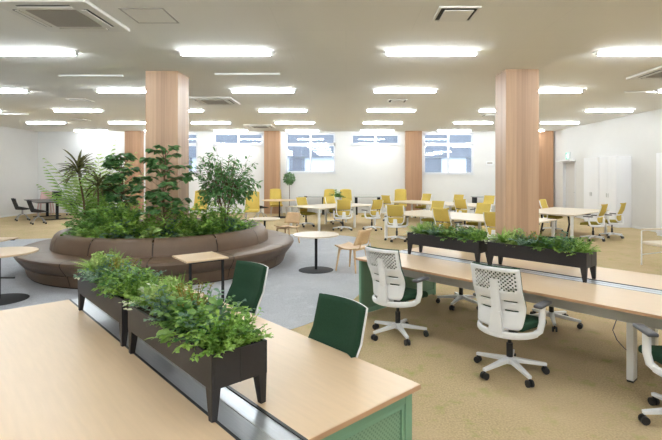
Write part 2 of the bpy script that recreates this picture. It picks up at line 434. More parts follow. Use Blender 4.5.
# pilasters and free columns
for (x0, x1, lab) in ((-10.05, -9.32, 'wood clad pilaster on the rear wall seen past the bench plants'), (-3.72, -3.02, 'wood clad pilaster on the rear wall beside the small potted tree'),
                      (2.71, 3.45, 'wood clad pilaster on the rear wall next to the tall window'), (8.72, 9.42, 'wood clad pilaster in the room corner by the exit door')):
    b = MB(); b.box(((x0 + x1) / 2, YB - 0.16, CEIL / 2), (x1 - x0, 0.32, CEIL))
    structure(b.build('column', M['wood_dark']), lab, 'column')
for (x, y, lab) in ((-3.545, 9.155, 'square wood clad column rising out of the plant bench'), (3.33, 8.99, 'square wood clad column standing free behind the long desk planter')):
    b = MB(); b.box((0, 0, CEIL / 2), (0.625, 0.62, CEIL))
    o = b.build('column', M['wood_column'], bevel=0.006); o.location = (x, y, 0); structure(o, lab, 'column')
# baseboards
b = MB(); b.box((XL + 0.006, (YB + YF) / 2, 0.04), (0.012, YB - YF, 0.08)); structure(b.build('baseboard_left', M['white_metal']), 'low white baseboard along the meeting table wall', 'baseboard')
b = MB(); b.box(((XL + XR) / 2, YB - 0.006, 0.04), (XR - XL, 0.012, 0.08)); structure(b.build('baseboard_back', M['white_metal']), 'low white baseboard along the window wall', 'baseboard')
b = MB(); b.box((XR - 0.006, (DY0 + YF) / 2, 0.04), (0.012, DY0 - YF, 0.08)); structure(b.build('baseboard_right', M['white_metal']), 'low white baseboard along the cabinet wall', 'baseboard')

# outside
b = MB(); b.box((-1, 29, -0.15), (50, 14, 0.1)); structure(b.build('ground_outside', M['ext_ground']), 'grey concrete yard outside the windows', 'ground')
nb = empty('neighbouring_building', (0, 27.5, 0), 0, 'pale rendered building with dark upper cladding seen through the windows', 'building')
b = MB(); b.box((0, 0, 1.35), (34, 0.4, 2.9)); b.build('lower_wall', M['ext_wall'], nb)
b = MB(); b.box((0, -0.1, 4.6), (34, 0.6, 3.6)); b.build('upper_cladding', M['ext_dark'], nb)
for k, x in enumerate((-9.6, -6.6, -2.9, 5.0, 7.6)):
    b = MB(); b.box((x, -0.24, 1.75), (0.9 + 0.4 * (k % 2), 0.08, 2.0)); b.build('shutter', M['ext_dark'], nb)

# exit sign
s = empty('exit_sign', (XR - 0.035, 19.6, 2.56), 0, 'small lit green exit sign above the door canopy', 'sign')
b = MB(); b.box((0, 0, 0.0), (0.06, 0.34, 0.32)); b.build('sign_case', M['white_metal'], s)
b = MB(); b.box((-0.034, 0, 0), (0.006, 0.30, 0.28)); b.build('sign_face', M['sign_green'], s)
b = MB()
b.box((-0.039, -0.06, 0), (0.004, 0.11, 0.22))
pic = b.build('pictogram_door', M['sign_white'], s)
b = MB()
b.disc((0, 0, 0), 0.02, 0.004, 12)
for v in b.bm.verts: v.co = Vector((-0.041 - v.co.z, v.co.x + 0.055, v.co.y + 0.075))
b.beam((-0.041, 0.045, 0.05), (-0.041, 0.03, -0.02), 0.004, 0.03)
b.beam((-0.041, 0.03, -0.02), (-0.041, 0.07, -0.09), 0.004, 0.02)
b.beam((-0.041, 0.03, -0.02), (-0.041, -0.03, -0.07), 0.004, 0.02)
b.beam((-0.041, 0.04, 0.04), (-0.041, -0.02, 0.02), 0.004, 0.016)
b.beam((-0.041, 0.045, 0.04), (-0.041, 0.09, 0.0), 0.004, 0.016)
b.build('running_figure', M['sign_white'], s)
# wall control plate
s = empty('wall_control', (6.62, YB - 0.012, 2.28), 0, 'small white control plate on the wall right of the tall window'.replace(' right of', ' beyond'), 'control panel')
b = MB(); b.box((0, 0, 0), (0.34, 0.024, 0.18)); b.build('plate', M['white_plastic'], s, bevel=0.004)
b = MB(); b.box((0, -0.014, 0.02), (0.24, 0.008, 0.06)); b.build('display', M['grille'], s)

# ================================================================== CEILING FITTINGS
def make_lamp(loc, label):
    r = empty('ceiling_light', loc, 0, label, 'ceiling light', 'tube ceiling lights in rows')
    b = MB()
    poly = [(-0.07, 0), (0.07, 0), (0.05, -0.016), (-0.05, -0.016)]
    a = [b.bm.verts.new((-0.78, y, z)) for y, z in poly]; c = [b.bm.verts.new((0.78, y, z)) for y, z in poly]
    b.bm.faces.new(a); b.bm.faces.new(c[::-1])
    for i in range(4): b.bm.faces.new((a[i], a[(i + 1) % 4], c[(i + 1) % 4], c[i]))
    for e in (-1, 1): b.box((e * 0.735, 0, -0.037), (0.03, 0.056, 0.054))
    b.build('housing', M['lamp_body'], r)
    b = MB(); b.rbox((0, 0, -0.041), (1.44, 0.052, 0.050), 0.016, 3)
    b.build('diffuser', M['lamp_glow'], r, smooth=True)
    remember(r)
    return r
LX = [-11.3, -8.2, -5.1, -1.94, 1.38, 4.8, 8.05]
LY = [20.4, 17.35, 14.1, 10.8, 7.45, 4.1, 0.75, -2.6]
lamp0 = None
for j, y in enumerate(LY):
    for i, x in enumerate(LX):
        if (y > 7 and abs(x) > 0.80 * y + 0.8) or (y < 7 and (x < -8.3)): continue
        lab = 'tube ceiling light, %s from the cabinet wall in the %s row from the windows' % (ORD[len(LX) - 1 - i], ORD[j])
        if lamp0 is None: lamp0 = make_lamp((x, y, CEIL), lab)
        else: dup(lamp0, (x, y, CEIL), 0, lab)

def make_cassette(loc, label):
    r = empty('air_conditioner', loc, 0, label, 'air conditioner', 'ceiling cassette air conditioners')
    b = MB(); b.rbox((0, 0, -0.02), (1.10, 1.10, 0.045), 0.012, 2); b.build('panel', M['ac_white'], r)
    b = MB(); b.box((0, 0, -0.046), (0.60, 0.60, 0.012)); b.build('grille', M['grille'], r, bevel=0.004)
    for k in range(4):
        q = Matrix.Rotation(k * PI / 2, 3, 'Z')
        b = MB(); b.box(q @ Vector((0, 0.425, -0.044)), (0.62, 0.045, 0.006) if k % 2 == 0 else (0.045, 0.62, 0.006)); sl = b.build('air_slot', M['vent_dark'], r)
        b = MB(); b.box(q @ Vector((0, 0.395, -0.052)), (0.62, 0.05, 0.01) if k % 2 == 0 else (0.05, 0.62, 0.01)); b.build('louvre', M['ac_white'], sl)
    remember(r); return r
ac = make_cassette((-3.5, 5.75, CEIL), 'large square cassette air conditioner beside the ceiling hatch')
dup(ac, (-3.5, 12.3, CEIL), 0, 'square cassette air conditioner just behind the plant column')
dup(ac, (-3.5, 18.75, CEIL), 0, 'square cassette air conditioner close to the window wall')
dup(ac, (6.3, 8.9, CEIL), 0, 'square cassette air conditioner on the cabinet side of the ceiling')
def make_vent(loc, label):
    r = empty('ceiling_vent', loc, 0, label, 'vent', 'square ceiling vents')
    b = MB()
    for (c, d_) in (((0, 0.235), (0.50, 0.03)), ((0, -0.235), (0.50, 0.03)), ((0.235, 0), (0.03, 0.44)), ((-0.235, 0), (0.03, 0.44))): b.box((c[0], c[1], -0.008), (d_[0], d_[1], 0.016))
    b.build('frame', M['ac_white'], r)
    b = MB(); b.box((0, 0, -0.003), (0.44, 0.44, 0.006)); b.build('opening', M['vent_dark'], r)
    b = MB(); b.box((0.005, 0.02, -0.018), (0.35, 0.37, 0.014)); b.build('cover', M['ac_white'], r, bevel=0.004)
    remember(r); return r
vt = make_vent((1.36, 5.7, CEIL), 'square white ceiling vent with dark slots nearest the camera')
vt['label'] = 'square ceiling vent with dark slots, above the front lamp row near the picture top'
dup(vt, (1.38, 12.4, CEIL), 0, 'square ceiling vent between the second and third lamp rows behind it'.replace(' behind it', ' past the desks'))
dup(vt, (-7.1, 12.3, CEIL), 0, 'square ceiling vent over the meeting side of the plant bench')
dup(vt, (-9.6, 16.6, CEIL), 0, 'square ceiling vent nearest the dark meeting table')
dup(vt, (4.8, 15.4, CEIL), 0, 'square ceiling vent seen beside the free wood column')
b = MB()
for (c, d_) in (((0, 0.26), (0.54, 0.02)), ((0, -0.26), (0.54, 0.02)), ((0.26, 0), (0.02, 0.5)), ((-0.26, 0), (0.02, 0.5))): b.box((c[0], c[1], -0.003), (d_[0], d_[1], 0.006))
hr = empty('ceiling_hatch', (-2.46, 5.78, CEIL), 0, 'square ceiling access hatch outlined by a thin metal frame', 'hatch')
b.build('hatch_frame', M['grille'], hr)
b = MB(); b.box((0, 0, -0.001), (0.5, 0.5, 0.002)); b.build('hatch_lid', M['ceiling'], hr)
rail0 = None
for (x, y, lab) in ((-5.1, 9.2, 'thin white ceiling rail in front of the second lamp row beside the plant column'), (-1.94, 9.05, 'thin white ceiling rail over the round tables'),
                    (7.3, 11.0, 'thin white ceiling rail by the cabinet side cassette'), (-11.0, 15.0, 'thin white ceiling rail over the meeting table side')):
    if rail0 is None:
        b = MB(); b.box((0, 0, -0.015), (1.28, 0.045, 0.03)); rail0 = b.build('ceiling_rail', M['lamp_body'], bevel=0.004); o = rail0
    else:
        o = rail0.copy(); COL.objects.link(o)
    o.location = (x, y, CEIL); tag(o, lab, 'ceiling rail', 'thin ceiling rails')

# ================================================================== CABINETS
def cabinet(y0, y1, label):
    w = y1 - y0; D = 0.5; Z = 2.39
    r = empty('storage_cabinet', (XR - D / 2 - 0.004, (y0 + y1) / 2, 0), 0, label, 'cabinet', 'white storage cabinets by the wall')
    b = MB(); b.box((0.01, 0, Z / 2), (D - 0.02, w, Z)); b.build('body', M['white_cab'], r, bevel=0.003)
    for s in (-1, 1):
        b = MB(); b.box((-D / 2 + 0.002, s * (w / 4), Z / 2 + 0.03), (0.018, w / 2 - 0.008, Z - 0.07)); dd = b.build('door', M['white_cab'], r, bevel=0.002)
        b = MB(); b.box((-D / 2 - 0.012, s * 0.05, 1.05), (0.012, 0.02, 0.14)); b.build('handle', M['grey_metal'], dd)
cabinet(15.3, 16.34, 'tall white double door cabinet, camera end of the pair near the exit door')
cabinet(16.36, 17.4, 'tall white double door cabinet next to the exit door')
cabinet(12.3, 13.34, 'tall white cabinet standing apart from the pair, further along the wall')

# ================================================================== LONG DESKS
def desk(name, uc, vc, L, label, panels=(1, -1), legs=(), top_mat=None):
    r = empty(name, uv(uc, vc), DESK_ROT, label, 'desk', 'long shared desks with planters')
    D, G, Z = 0.70, 0.205, 0.72
    top_mat = M['maple']
    for s in (-1, 1):
        b = MB(); b.box((0, s * (G / 2 + D / 2), Z - 0.0125), (L, D, 0.025)); t = b.build('worktop', top_mat, r, bevel=0.002)
        b = MB()
        yo = s * (G / 2 + D + 0.001)
        b.box((0, yo, Z - 0.0135), (L + 0.004, 0.003, 0.022))
        for e in (-1, 1): b.box((e * (L / 2 + 0.001), s * (G / 2 + D / 2), Z - 0.0135), (0.003, D, 0.022))
        b.build('edge_band', M['maple_edge'], t)
        b = MB(); b.box((0, s * (G / 2 - 0.006), Z - 0.01), (L, 0.014, 0.02)); b.build('tray_gasket', M['black_plastic'], r)
    b = MB(); b.box((0, 0, Z - 0.015), (L, G - 0.026, 0.02))
    tr = b.build('cable_tray', M['steel'], r, bevel=0.002)
    b = MB(); b.box((0, 0.01, Z - 0.0045), (L, 0.006, 0.003)); b.build('lid_seam', M['grey_metal'], tr)
    b = MB(); b.box((0, 0, 0.597), (L - 0.3, 0.80, 0.19)); b.build('cable_duct', M['duct_grey'], r, bevel=0.01)
    for e in panels:
        for s in (-1, 1):
            x = e * (L / 2 - 0.045); yc = s * (G / 2 + D / 2 - 0.02); W = D - 0.02
            b = MB()
            for q in (-1, 1): b.box((x, yc + q * (W / 2 - 0.025), 0.345), (0.04, 0.05, 0.69))
            b.box((x, yc, 0.665), (0.04, W - 0.1, 0.05)); b.box((x, yc, 0.05), (0.04, W - 0.1, 0.06))
            p = b.build('end_panel', M['green_metal'], r, bevel=0.003)
            p['label'] = 'green steel end panel'
            b = MB(); b.box((x, yc, 0.36), (0.012, W - 0.1, 0.57)); b.build('perforated_sheet', M['green_perf'], p)
            b = MB()
            for q in (-1, 1): b.box((x + e * 0.008, yc + q * (W / 2 - 0.062), 0.36), (0.014, 0.022, 0.56))
            b.box((x + e * 0.008, yc, 0.628), (0.014, W - 0.13, 0.022))
            b.build('inner_rim', M['green_metal'], p, bevel=0.003)
    for x in legs:
        for s in (-1, 1):
            b = MB(); b.box((x, s * 0.33, 0.355), (0.055, 0.11, 0.68)); lg = b.build('leg', M['white_metal'], r, bevel=0.006)
            b = MB(); b.box((x, s * 0.33, 0.0075), (0.05, 0.10, 0.015)); b.build('foot', M['black_plastic'], lg)
    return r
desk('shared_desk', 2.883, 1.006, 2.936, 'long maple desk with the green perforated panel at the near end and bare worktop', panels=(1, -1))
d2 = desk('shared_desk', 1.98, 4.778, 4.27, 'long maple desk with white mesh chairs pushed up to it', panels=(-1,), legs=(0.76,))
b = MB(); b.tube([(0.70, -0.36, 0.60), (0.66, -0.40, 0.50), (0.64, -0.42, 0.42), (0.67, -0.41, 0.34), (0.72, -0.39, 0.28), (0.75, -0.37, 0.25)], 0.004, 6)
b.build('power_cord', M['grey_plastic'], d2, smooth=True)

# ------------------------------------------------------------------ desk planters
def make_planter(loc, label):
    r = empty('desk_planter', loc, DESK_ROT, label, 'planter', 'charcoal planter boxes on the desks')
    L, W, z0, z1 = 1.045, 0.27, 0.135, 0.283
    t = 0.012
    b = MB()
    for s in (-1, 1):
        b.box((0, s * (W / 2 - t / 2), (z0 + z1) / 2), (L, t, z1 - z0))
        b.box((s * (L / 2 - t / 2), 0, (z0 + z1) / 2), (t, W - 2 * t, z1 - z0))
    b.box((0, 0, z0 + 0.006), (L - 2 * t, W - 2 * t, 0.012))
    b.build('box', M['planter'], r, bevel=0.002)
    for sx in (-1, 1):
        for sy in (-1, 1):
            b = MB(); b.beam((sx * (L / 2 - 0.03), sy * (W / 2 - 0.022), z0 + 0.002), (sx * (L / 2 - 0.02), sy * (W / 2 - 0.016), 0.0), 0.058, 0.042, 0.03, 0.026)
            b.build('leg', M['planter'], r, bevel=0.002)
    b = MB(); b.box((0, 0, z1 - 0.035), (L - 2 * t, W - 2 * t, 0.02)); b.build('soil', M['soil'], r)
    b = MB()
    for sx in (-1, 1): b.box((sx * (L / 2 + 0.0005), 0.0, (z0 + z1) / 2), (0.002, 0.004, z1 - z0))
    b.build('end_seam', M['black_plastic'], r)
    remember(r); return r
PL = [(2.292, 1.018, 'charcoal planter box at the bare steel end of the front desk tray'), (3.445, 1.018, 'charcoal planter box on the front desk, at the end towards the leather bench'),
      (2.18, 4.79, 'charcoal planter box on the chair lined desk, before the wood column'), (3.33, 4.79, 'charcoal planter box on the chair lined desk, near the round table')]
pl0 = None
for (u_, v_, lab) in PL:
    if pl0 is None: pl0 = make_planter(uv(u_, v_, 0.7205), lab)
    else: dup(pl0, uv(u_, v_, 0.7205), DESK_ROT, lab)

# ================================================================== PLANTS (small)
def rdir(rng, zmin=0.2, zmax=1.0):
    a = rng.uniform(0, 2 * PI); z = rng.uniform(zmin, zmax); k = math.sqrt(max(0, 1 - z * z))
    return Vector((math.cos(a) * k, math.sin(a) * k, z))
UP = Vector((0, 0, 1))
def arc(p, d, L, droop, n):
    """points along a stem that starts along d and droops"""
    pts = [Vector(p)]; d = Vector(d).normalized()
    for i in range(n):
        pts.append(pts[-1] + d * (L / n)); d = (d + Vector((0, 0, -droop / n))).normalized()
    return pts
def fern(b, rng, nf, L, lw, spread=0.9, droop=1.0, pairs=10):
    for k in range(nf):
        d = rdir(rng, 1 - spread, 0.95); pts = arc((rng.uniform(-.02, .02), rng.uniform(-.02, .02), 0), d, L * rng.uniform(.7, 1.1), droop, pairs)
        for i in range(1, len(pts)):
            t = i / (len(pts) - 1); dd = (pts[i] - pts[i - 1]).normalized()
            sd = dd.cross(UP).normalized(); nn = sd.cross(dd)
            l = lw * math.sin(PI * (0.15 + 0.83 * t)) * 1.2 + 0.004
            for s in (-1, 1): b.leaf(pts[i], sd * s + dd * 0.55, nn, l, l * 0.42, 0.2, 0.1, 2)
        b.tube(pts[::3] if len(pts) > 6 else pts, 0.0022, 4, 0.001, cap=False)
def grass(b, rng, nb, L, w, spread=0.8, droop=1.1):
    for k in range(nb):
        d = rdir(rng, 1 - spread, 1.0); p = Vector((rng.uniform(-.03, .03), rng.uniform(-.03, .03), 0))
        pts = arc(p, d, L * rng.uniform(.6, 1.15), droop * rng.uniform(.6, 1.3), 6)
        prev = None
        sd = d.cross(UP); sd = sd.normalized() if sd.length > 1e-3 else Vector((1, 0, 0))
        for i, q in enumerate(pts):
            ww = w * (1 - (i / 6) ** 2.2) + 0.0006
            cur = (b.bm.verts.new(q - sd * ww / 2), b.bm.verts.new(q + sd * ww / 2))
            if prev: b.bm.faces.new((prev[0], prev[1], cur[1], cur[0]))
            prev = cur
def bushy(b, rng, ns, Hh, ll, lw, per=9, spread=0.6, tip_only=False, droop=0.5, seg=3, stem=0.003):
    for k in range(ns):
        d = rdir(rng, 1 - spread, 1.0); pts = arc((rng.uniform(-.03, .03), rng.uniform(-.03, .03), 0), d, Hh * rng.uniform(.6, 1.1), droop, per)
        b.tube(pts[::3] + [pts[-1]], stem, 4, stem * 0.4, cap=False)
        for i in range(2 if not tip_only else per - 3, len(pts)):
            for j in range(2):
                dd = (pts[i] - pts[i - 1]).normalized()
                ld = (dd * 0.5 + rdir(rng, -0.3, 0.6)).normalized()
                b.leaf(pts[i], ld, UP + rdir(rng, -.4, .4) * .5, ll * rng.uniform(.65, 1.15), lw * rng.uniform(.7, 1.1), 0.3, 0.2, seg)
def ball(b, rng, c, r, n, l, zmin=-0.3):
    for k in range(n):
        d = rdir(rng, zmin, 1); b.leaf(Vector(c) + d * r * rng.uniform(.75, 1), (d + rdir(rng, -1, 1) * 0.9), d, l, l * 0.8, 0.2, 0.2, 2)

def small_plant(kind, seed):
    rng = random.Random(seed); b = MB(); m = 'leaf_mid'
    if kind == 'variegated':
        bushy(b, rng, 14, 0.12, 0.034, 0.020, 6, 0.75); m = 'white_petal'
    elif kind == 'bright_fern':
        fern(b, rng, 44, 0.23, 0.030, 0.55, 0.7, 15); m = 'leaf_bright'
    elif kind == 'hydrangea':
        for (x, y, z, r) in ((-.02, -.03, .155, .048), (.05, .03, .12, .04), (-.05, .05, .10, .035)):
            ball(b, rng, (x, y, z), r, 110, 0.020); b.tube([(0, 0, 0), (x, y, z)], 0.004, 5, 0.003)
        bushy(b, rng, 10, 0.11, 0.035, 0.022, 6, 0.8); m = 'leaf_pale'
    elif kind == 'eucalyptus':
        bushy(b, rng, 24, 0.20, 0.030, 0.024, 9, 0.65); m = 'leaf_blue'
    elif kind == 'heather':
        bushy(b, rng, 26, 0.20, 0.018, 0.008, 16, 0.45, droop=0.1); m = 'leaf_ochre'
    elif kind == 'broad':
        bushy(b, rng, 22, 0.17, 0.050, 0.034, 6, 0.7, seg=3); m = 'leaf_mid'
    elif kind == 'bush':
        bushy(b, rng, 34, 0.18, 0.028, 0.017, 10, 0.7); m = 'leaf_dark'
    elif kind == 'soft_fern':
        fern(b, rng, 36, 0.19, 0.026, 0.55, 0.7, 13); m = 'leaf_mid'
    elif kind == 'trailing':
        bushy(b, rng, 44, 0.17, 0.026, 0.016, 11, 0.7, droop=0.6); m = 'leaf_bright'
    elif kind == 'grassy':
        grass(b, rng, 70, 0.23, 0.007, 0.5, 0.7); m = 'leaf_bright'
    o = b.build(kind + '_plant', M[m], smooth=False)
    return o
KINDS = [('variegated', 'cream edged foliage plant', 'variegated_plant'), ('bright_fern', 'tall bright green feathery fern', 'feathery_fern'), ('hydrangea', 'pale green round headed hydrangea', 'hydrangea'),
         ('eucalyptus', 'blue grey round leaved eucalyptus', 'eucalyptus_sprig'), ('heather', 'ochre tipped upright heather', 'heather'), ('bush', 'dark green small leaved bush', 'leafy_bush'),
         ('broad', 'broad leaved green foliage plant', 'broad_leaf_plant'), ('soft_fern', 'soft mid green arching fern', 'arching_fern'), ('trailing', 'bright trailing ivy like plant', 'trailing_plant'),
         ('grassy', 'fine bladed green grass tuft', 'grass_tuft')]
PLWHERE = ['in the frontmost planter box', 'in the planter nearer the bench', 'in the planter before the column', 'in the planter near the round table']
protos = {}
# (kind, x along the box (+x = towards the camera end), y across)
LAYOUT = [('variegated', -0.46, -0.04), ('bright_fern', -0.40, 0.03), ('grassy', -0.29, 0.05), ('hydrangea', -0.24, -0.04), ('trailing', -0.15, 0.06), ('eucalyptus', -0.13, -0.05), ('heather', -0.03, 0.04),
          ('soft_fern', -0.02, -0.02), ('bush', 0.09, 0.05), ('broad', 0.10, -0.04), ('eucalyptus', 0.20, 0.05), ('trailing', 0.22, -0.04), ('broad', 0.31, 0.05), ('bush', 0.33, -0.04), ('trailing', 0.43, 0.05), ('trailing', 0.42, -0.04)]
INFO = {k: (l, n) for k, l, n in KINDS}
prng = random.Random(5)
for pi_, (u_, v_, _) in enumerate(PL):
    seen = {}
    for (k, x, y) in LAYOUT:
        look, nm = INFO[k]
        if k not in protos:
            o = small_plant(k, hash_seed := sum(map(ord, k))); o.name = nm; protos[k] = o
        else:
            o = protos[k].copy(); COL.objects.link(o); o.name = nm
        x += prng.uniform(-.02, .02) if pi_ else 0
        o.location = uv(u_ - x, v_ + y, 0.7205 + 0.256)
        o.rotation_euler = (prng.uniform(-.08, .08), prng.uniform(-.08, .08), prng.uniform(0, 2 * PI))
        sc_ = prng.uniform(0.92, 1.08); o.scale = (sc_, sc_, sc_ * (1.0 if pi_ < 2 else 0.9))
        seen[k] = seen.get(k, 0) + 1
        pre = ('', 'second ', 'third ', 'fourth ')[seen[k] - 1] 
        tag(o, pre + look + ' ' + PLWHERE[pi_], 'plant', 'plants in the desk planter boxes')

# ================================================================== TASK CHAIRS
def make_task_chair(kind):
    white = kind == 'white'
    pad = M['green_fabric'] if white else M['yellow_fabric']
    seatm = M['green_fabric'] if white else M['olive_fabric']
    r = empty('office_chair', (0, 0, 0), 0, 'x', 'chair')
    b = MB()
    for k in range(5):
        a = k * 2 * PI / 5 + 0.92
        dx, dy = math.sin(a), math.cos(a)
        b.beam((dx * 0.02, dy * 0.02, 0.115), (dx * 0.315, dy * 0.315, 0.082), 0.055, 0.04, 0.032, 0.026)
    b.lathe([(1e-4, 0.075), (0.042, 0.08), (0.045, 0.13), (0.03, 0.14), (1e-4, 0.14)], 14)
    b.build('star_base', M['white_plastic'], r, bevel=0.005)
    for k in range(5):
        a = k * 2 * PI / 5 + 0.92
        dx, dy = math.sin(a), math.cos(a); px, py = dx * 0.305, dy * 0.305
        b = MB()
        tx, ty = dy, -dx
        for s in (-1, 1):
            b.tube([(px + tx * s * 0.008, py + ty * s * 0.008, 0.03), (px + tx * s * 0.027, py + ty * s * 0.027, 0.03)], 0.0295, 12)
        b.tube([(px, py, 0.03), (px, py, 0.075)], 0.009, 6)
        b.build('caster', M['black_plastic'], r)
    b = MB(); b.tube([(0, 0, 0.13), (0, 0, 0.26)], 0.028, 12); b.tube([(0, 0, 0.25), (0, 0, 0.39)], 0.017, 10); b.build('gas_lift', M['black_plastic'], r, smooth=True)
    b = MB(); b.rbox((0, -0.02, 0.405), (0.20, 0.26, 0.05), 0.015); b.build('tilt_mechanism', M['grey_plastic'], r)
    # seat with a rounded front edge
    b = MB(); b.rbox((0, 0.045, 0.462), (0.48, 0.43, 0.065), 0.028, 4)
    for v in b.bm.verts:
        if v.co.y > 0.12: v.co.z -= (v.co.y - 0.12) ** 2 * 1.6
        v.co.x *= 0.97 - 0.30 * max(0, -(v.co.y)) / 0.25
    b.build('seat', seatm, r, smooth=True)
    # backrest surface
    def bp(x, t, off=0.0):
        z = 0.45 + 0.53 * t
        w = 0.225 * (0.84 + 0.16 * min(1, t / 0.35)) * (1 - 0.03 * t)
        if t < 0.10: w *= 0.86 + 0.14 * math.sqrt(max(0, 1 - (1 - t / 0.10) ** 2))
        y = -0.235 + 0.035 * math.sin(PI * min(1, t * 1.6)) - 0.085 * max(0, t - 0.3) - 0.045 * t + off
        y += 0.05 * x * x
        return Vector((x * w, y, z))
    def grid(t0, t1, nx, nt, off, holes=None, xr=1.0):
        g = MB()
        vs = [[g.bm.verts.new(bp((-1 + 2 * i / nx) * xr, t0 + (t1 - t0) * j / nt, off)) for i in range(nx + 1)] for j in range(nt + 1)]
        for j in range(nt):
            for i in range(nx):
                if holes and holes(i, j, nx, nt): continue
                g.bm.faces.new((vs[j][i], vs[j][i + 1], vs[j + 1][i + 1], vs[j + 1][i]))
        return g
    if white:
        def holes(i, j, nx, nt):
            t = j / nt; x = abs((i + 0.5) / nx * 2 - 1)
            if 0.60 < t < 0.92 and x < 0.86: return (i + j) % 2 == 0 and (x > 0.16 or t > 0.8)
            if j in (int(nt * 0.30), int(nt * 0.44)) and 0.22 < x < 0.72: return True
            return False
        g = grid(0.0, 1.0, 24, 32, 0.0, holes)
        g.build('back_shell', M['white_plastic'], r, smooth=True, solid=0.012)
        g = grid(0.13, 1.010, 12, 14, 0.024, xr=0.97)
        bk = g.build('back_pad', pad, r, smooth=True, solid=0.026)
    else:
        g = grid(0.42, 1.0, 10, 10, 0.01); g.build('back_pad', pad, r, smooth=True, solid=0.022)
        g = grid(0.08, 0.34, 10, 6, 0.01, xr=0.9); g.build('lumbar_pad', pad, r, smooth=True, solid=0.02)
        b = MB(); pts = [bp(-1.02, t) for t in (0.95, 0.7, 0.5, 0.3, 0.15)] + [bp(x, 0.04) for x in (-.85, -.5, 0, .5, .85)] + [bp(1.02, t) for t in (0.15, 0.3, 0.5, 0.7, 0.95)]
        b.tube(pts, 0.016, 8); b.build('back_frame', M['white_plastic'], r, smooth=True)
    # spine and yoke
    b = MB()
    if white: b.tube([(0, -0.296, 0.85), (0, -0.292, 0.835), (0, -0.275, 0.70), (0, -0.262, 0.58)], 0.040, 10, 0.046, flat=0.35)
    b.beam((0, -0.262, 0.605), (0, -0.265, 0.42), 0.092, 0.03, 0.13, 0.035); b.beam((0, -0.27, 0.44), (0, -0.08, 0.39), 0.13, 0.035, 0.11, 0.03)
    b.build('back_support', M['white_plastic'], r, bevel=0.008)
    b = MB()
    yk = [Vector((0.255 * math.sin(a), -0.02 - 0.24 * math.cos(a), 0.405)) for a in [R(-85 + 170 * k / 12) for k in range(13)]]
    b.tube(yk, 0.02, 8, flat=1.5); b.build('yoke', M['white_plastic'], r, smooth=True)
    for s in (-1, 1):
        b = MB(); b.tube([(s * 0.245, -0.04, 0.405), (s * 0.275, -0.02, 0.43), (s * 0.285, 0.0, 0.50), (s * 0.285, 0.0, 0.635)], 0.019, 8, flat=1.5)
        ar = b.build('armrest', M['white_plastic'], r, smooth=True)
        b = MB(); b.rbox((s * 0.28, 0.03, 0.648), (0.075, 0.235, 0.028), 0.012); b.build('arm_pad', M['grey_plastic'], ar, smooth=True)
    remember(r)
    return r
WC = make_task_chair('white')
white_spots = [
    ((0.565, 5.02), FACE_V + R(4), 'white backed office chair with green seat, beside the green end panel of the desk'),
    ((1.455, 4.09), FACE_V + R(3), 'white backed office chair with a large perforated back, second along the chair lined desk'),
    ((2.40, 3.20), R(-8), 'white office chair cut by the picture edge beside the white desk leg'),
    ((2.42, 5.42), FACE_NV + R(10), 'green office chair on the far side of the desk, behind the column side planter'),
    ((1.55, 6.20), FACE_NV - R(8), 'green office chair on the far side of the desk, behind the round table side planter'),
    (tuple(uv(3.46, 1.83)[:2]), FACE_NV + R(3), 'green backed office chair beside the small black legged side table'),
    (tuple(uv(2.10, 1.62)[:2]), FACE_NV - R(3), 'green backed office chair near the corner with the green panel'),
]
for i, ((x, y), rz, lab) in enumerate(white_spots):
    if i == 0:
        WC.location = (x, y, 0); WC.rotation_euler = (0, 0, rz); WC['label'] = lab; WC['group'] = 'white framed green office chairs'
    else: dup(WC, (x, y, 0), rz, lab)
YC = make_task_chair('yellow')
# table groups behind: A by the round table, B long behind the planters, C nearest the windows, D by the cabinets
A, Bt, Ct, Dt = 'work table with two visible front legs', 'long work table behind the planter boxes', 'work table closest to the windows', 'work table beside the white cabinets'
yellow_spots = [
    (uv(12.42, 9.65), FACE_NU, 'yellow office chair facing forward beneath the work table beyond the round table'),
    (uv(12.42, 10.95), FACE_NU, 'yellow office chair seen over the middle of the work table beyond the round table'),
    (Vector((-0.10, 14.55, 0)), R(8), 'yellow office chair seen from behind at the work table beyond the round table'),
    (Vector((0.82, 14.6, 0)), R(38), 'yellow office chair turned side on just behind the tall front table leg'),
    (Vector((1.35, 12.22, 0)), R(-16), 'yellow office chair in full view with its star base, end of the long work table'),
    (uv(6.35, 9.15), FACE_V, 'yellow office chair at the near edge of the long work table, middle of three'),
    (uv(4.95, 9.05), FACE_V, 'yellow office chair partly behind the free wood column'),
    (uv(8.15, 11.0), FACE_NV, 'yellow office chair on the window side of the long work table, table end'),
    (uv(6.7, 11.1), FACE_NV, 'yellow office chair on the window side of the long work table, beside the column'),
    (uv(11.75, 13.2), FACE_V, 'yellow office chair at the table end closest to the pilaster, near side'),
    (uv(8.35, 13.0), FACE_V, 'yellow office chair at the near edge of the window side table, below the tall window'),
    (uv(11.6, 15.0), FACE_NV, 'yellow office chair in front of the pilaster on the window side table'),
    (uv(10.2, 15.2), FACE_NV, 'yellow office chair on the far edge of the window side table below the tall window'),
    (uv(9.0, 15.4), FACE_NV, 'yellow office chair farthest along the window side table, beside the column'),
    (uv(4.55, 13.25), FACE_U, 'yellow office chair side on at the cabinet side table, the one by the table corner'),
    (uv(4.4, 14.25), FACE_U, 'yellow office chair side on at the cabinet side table, next to the white cabinets'),
    (uv(6.15, 14.4), FACE_NU, 'yellow office chair just peeking out from the free wood column'),
]
for i, (p, rz, lab) in enumerate(yellow_spots):
    if i == 0:
        YC.location = p; YC.rotation_euler = (0, 0, rz); YC['label'] = lab; YC['group'] = 'yellow office chairs at the work tables'
    else: dup(YC, p, rz, lab)

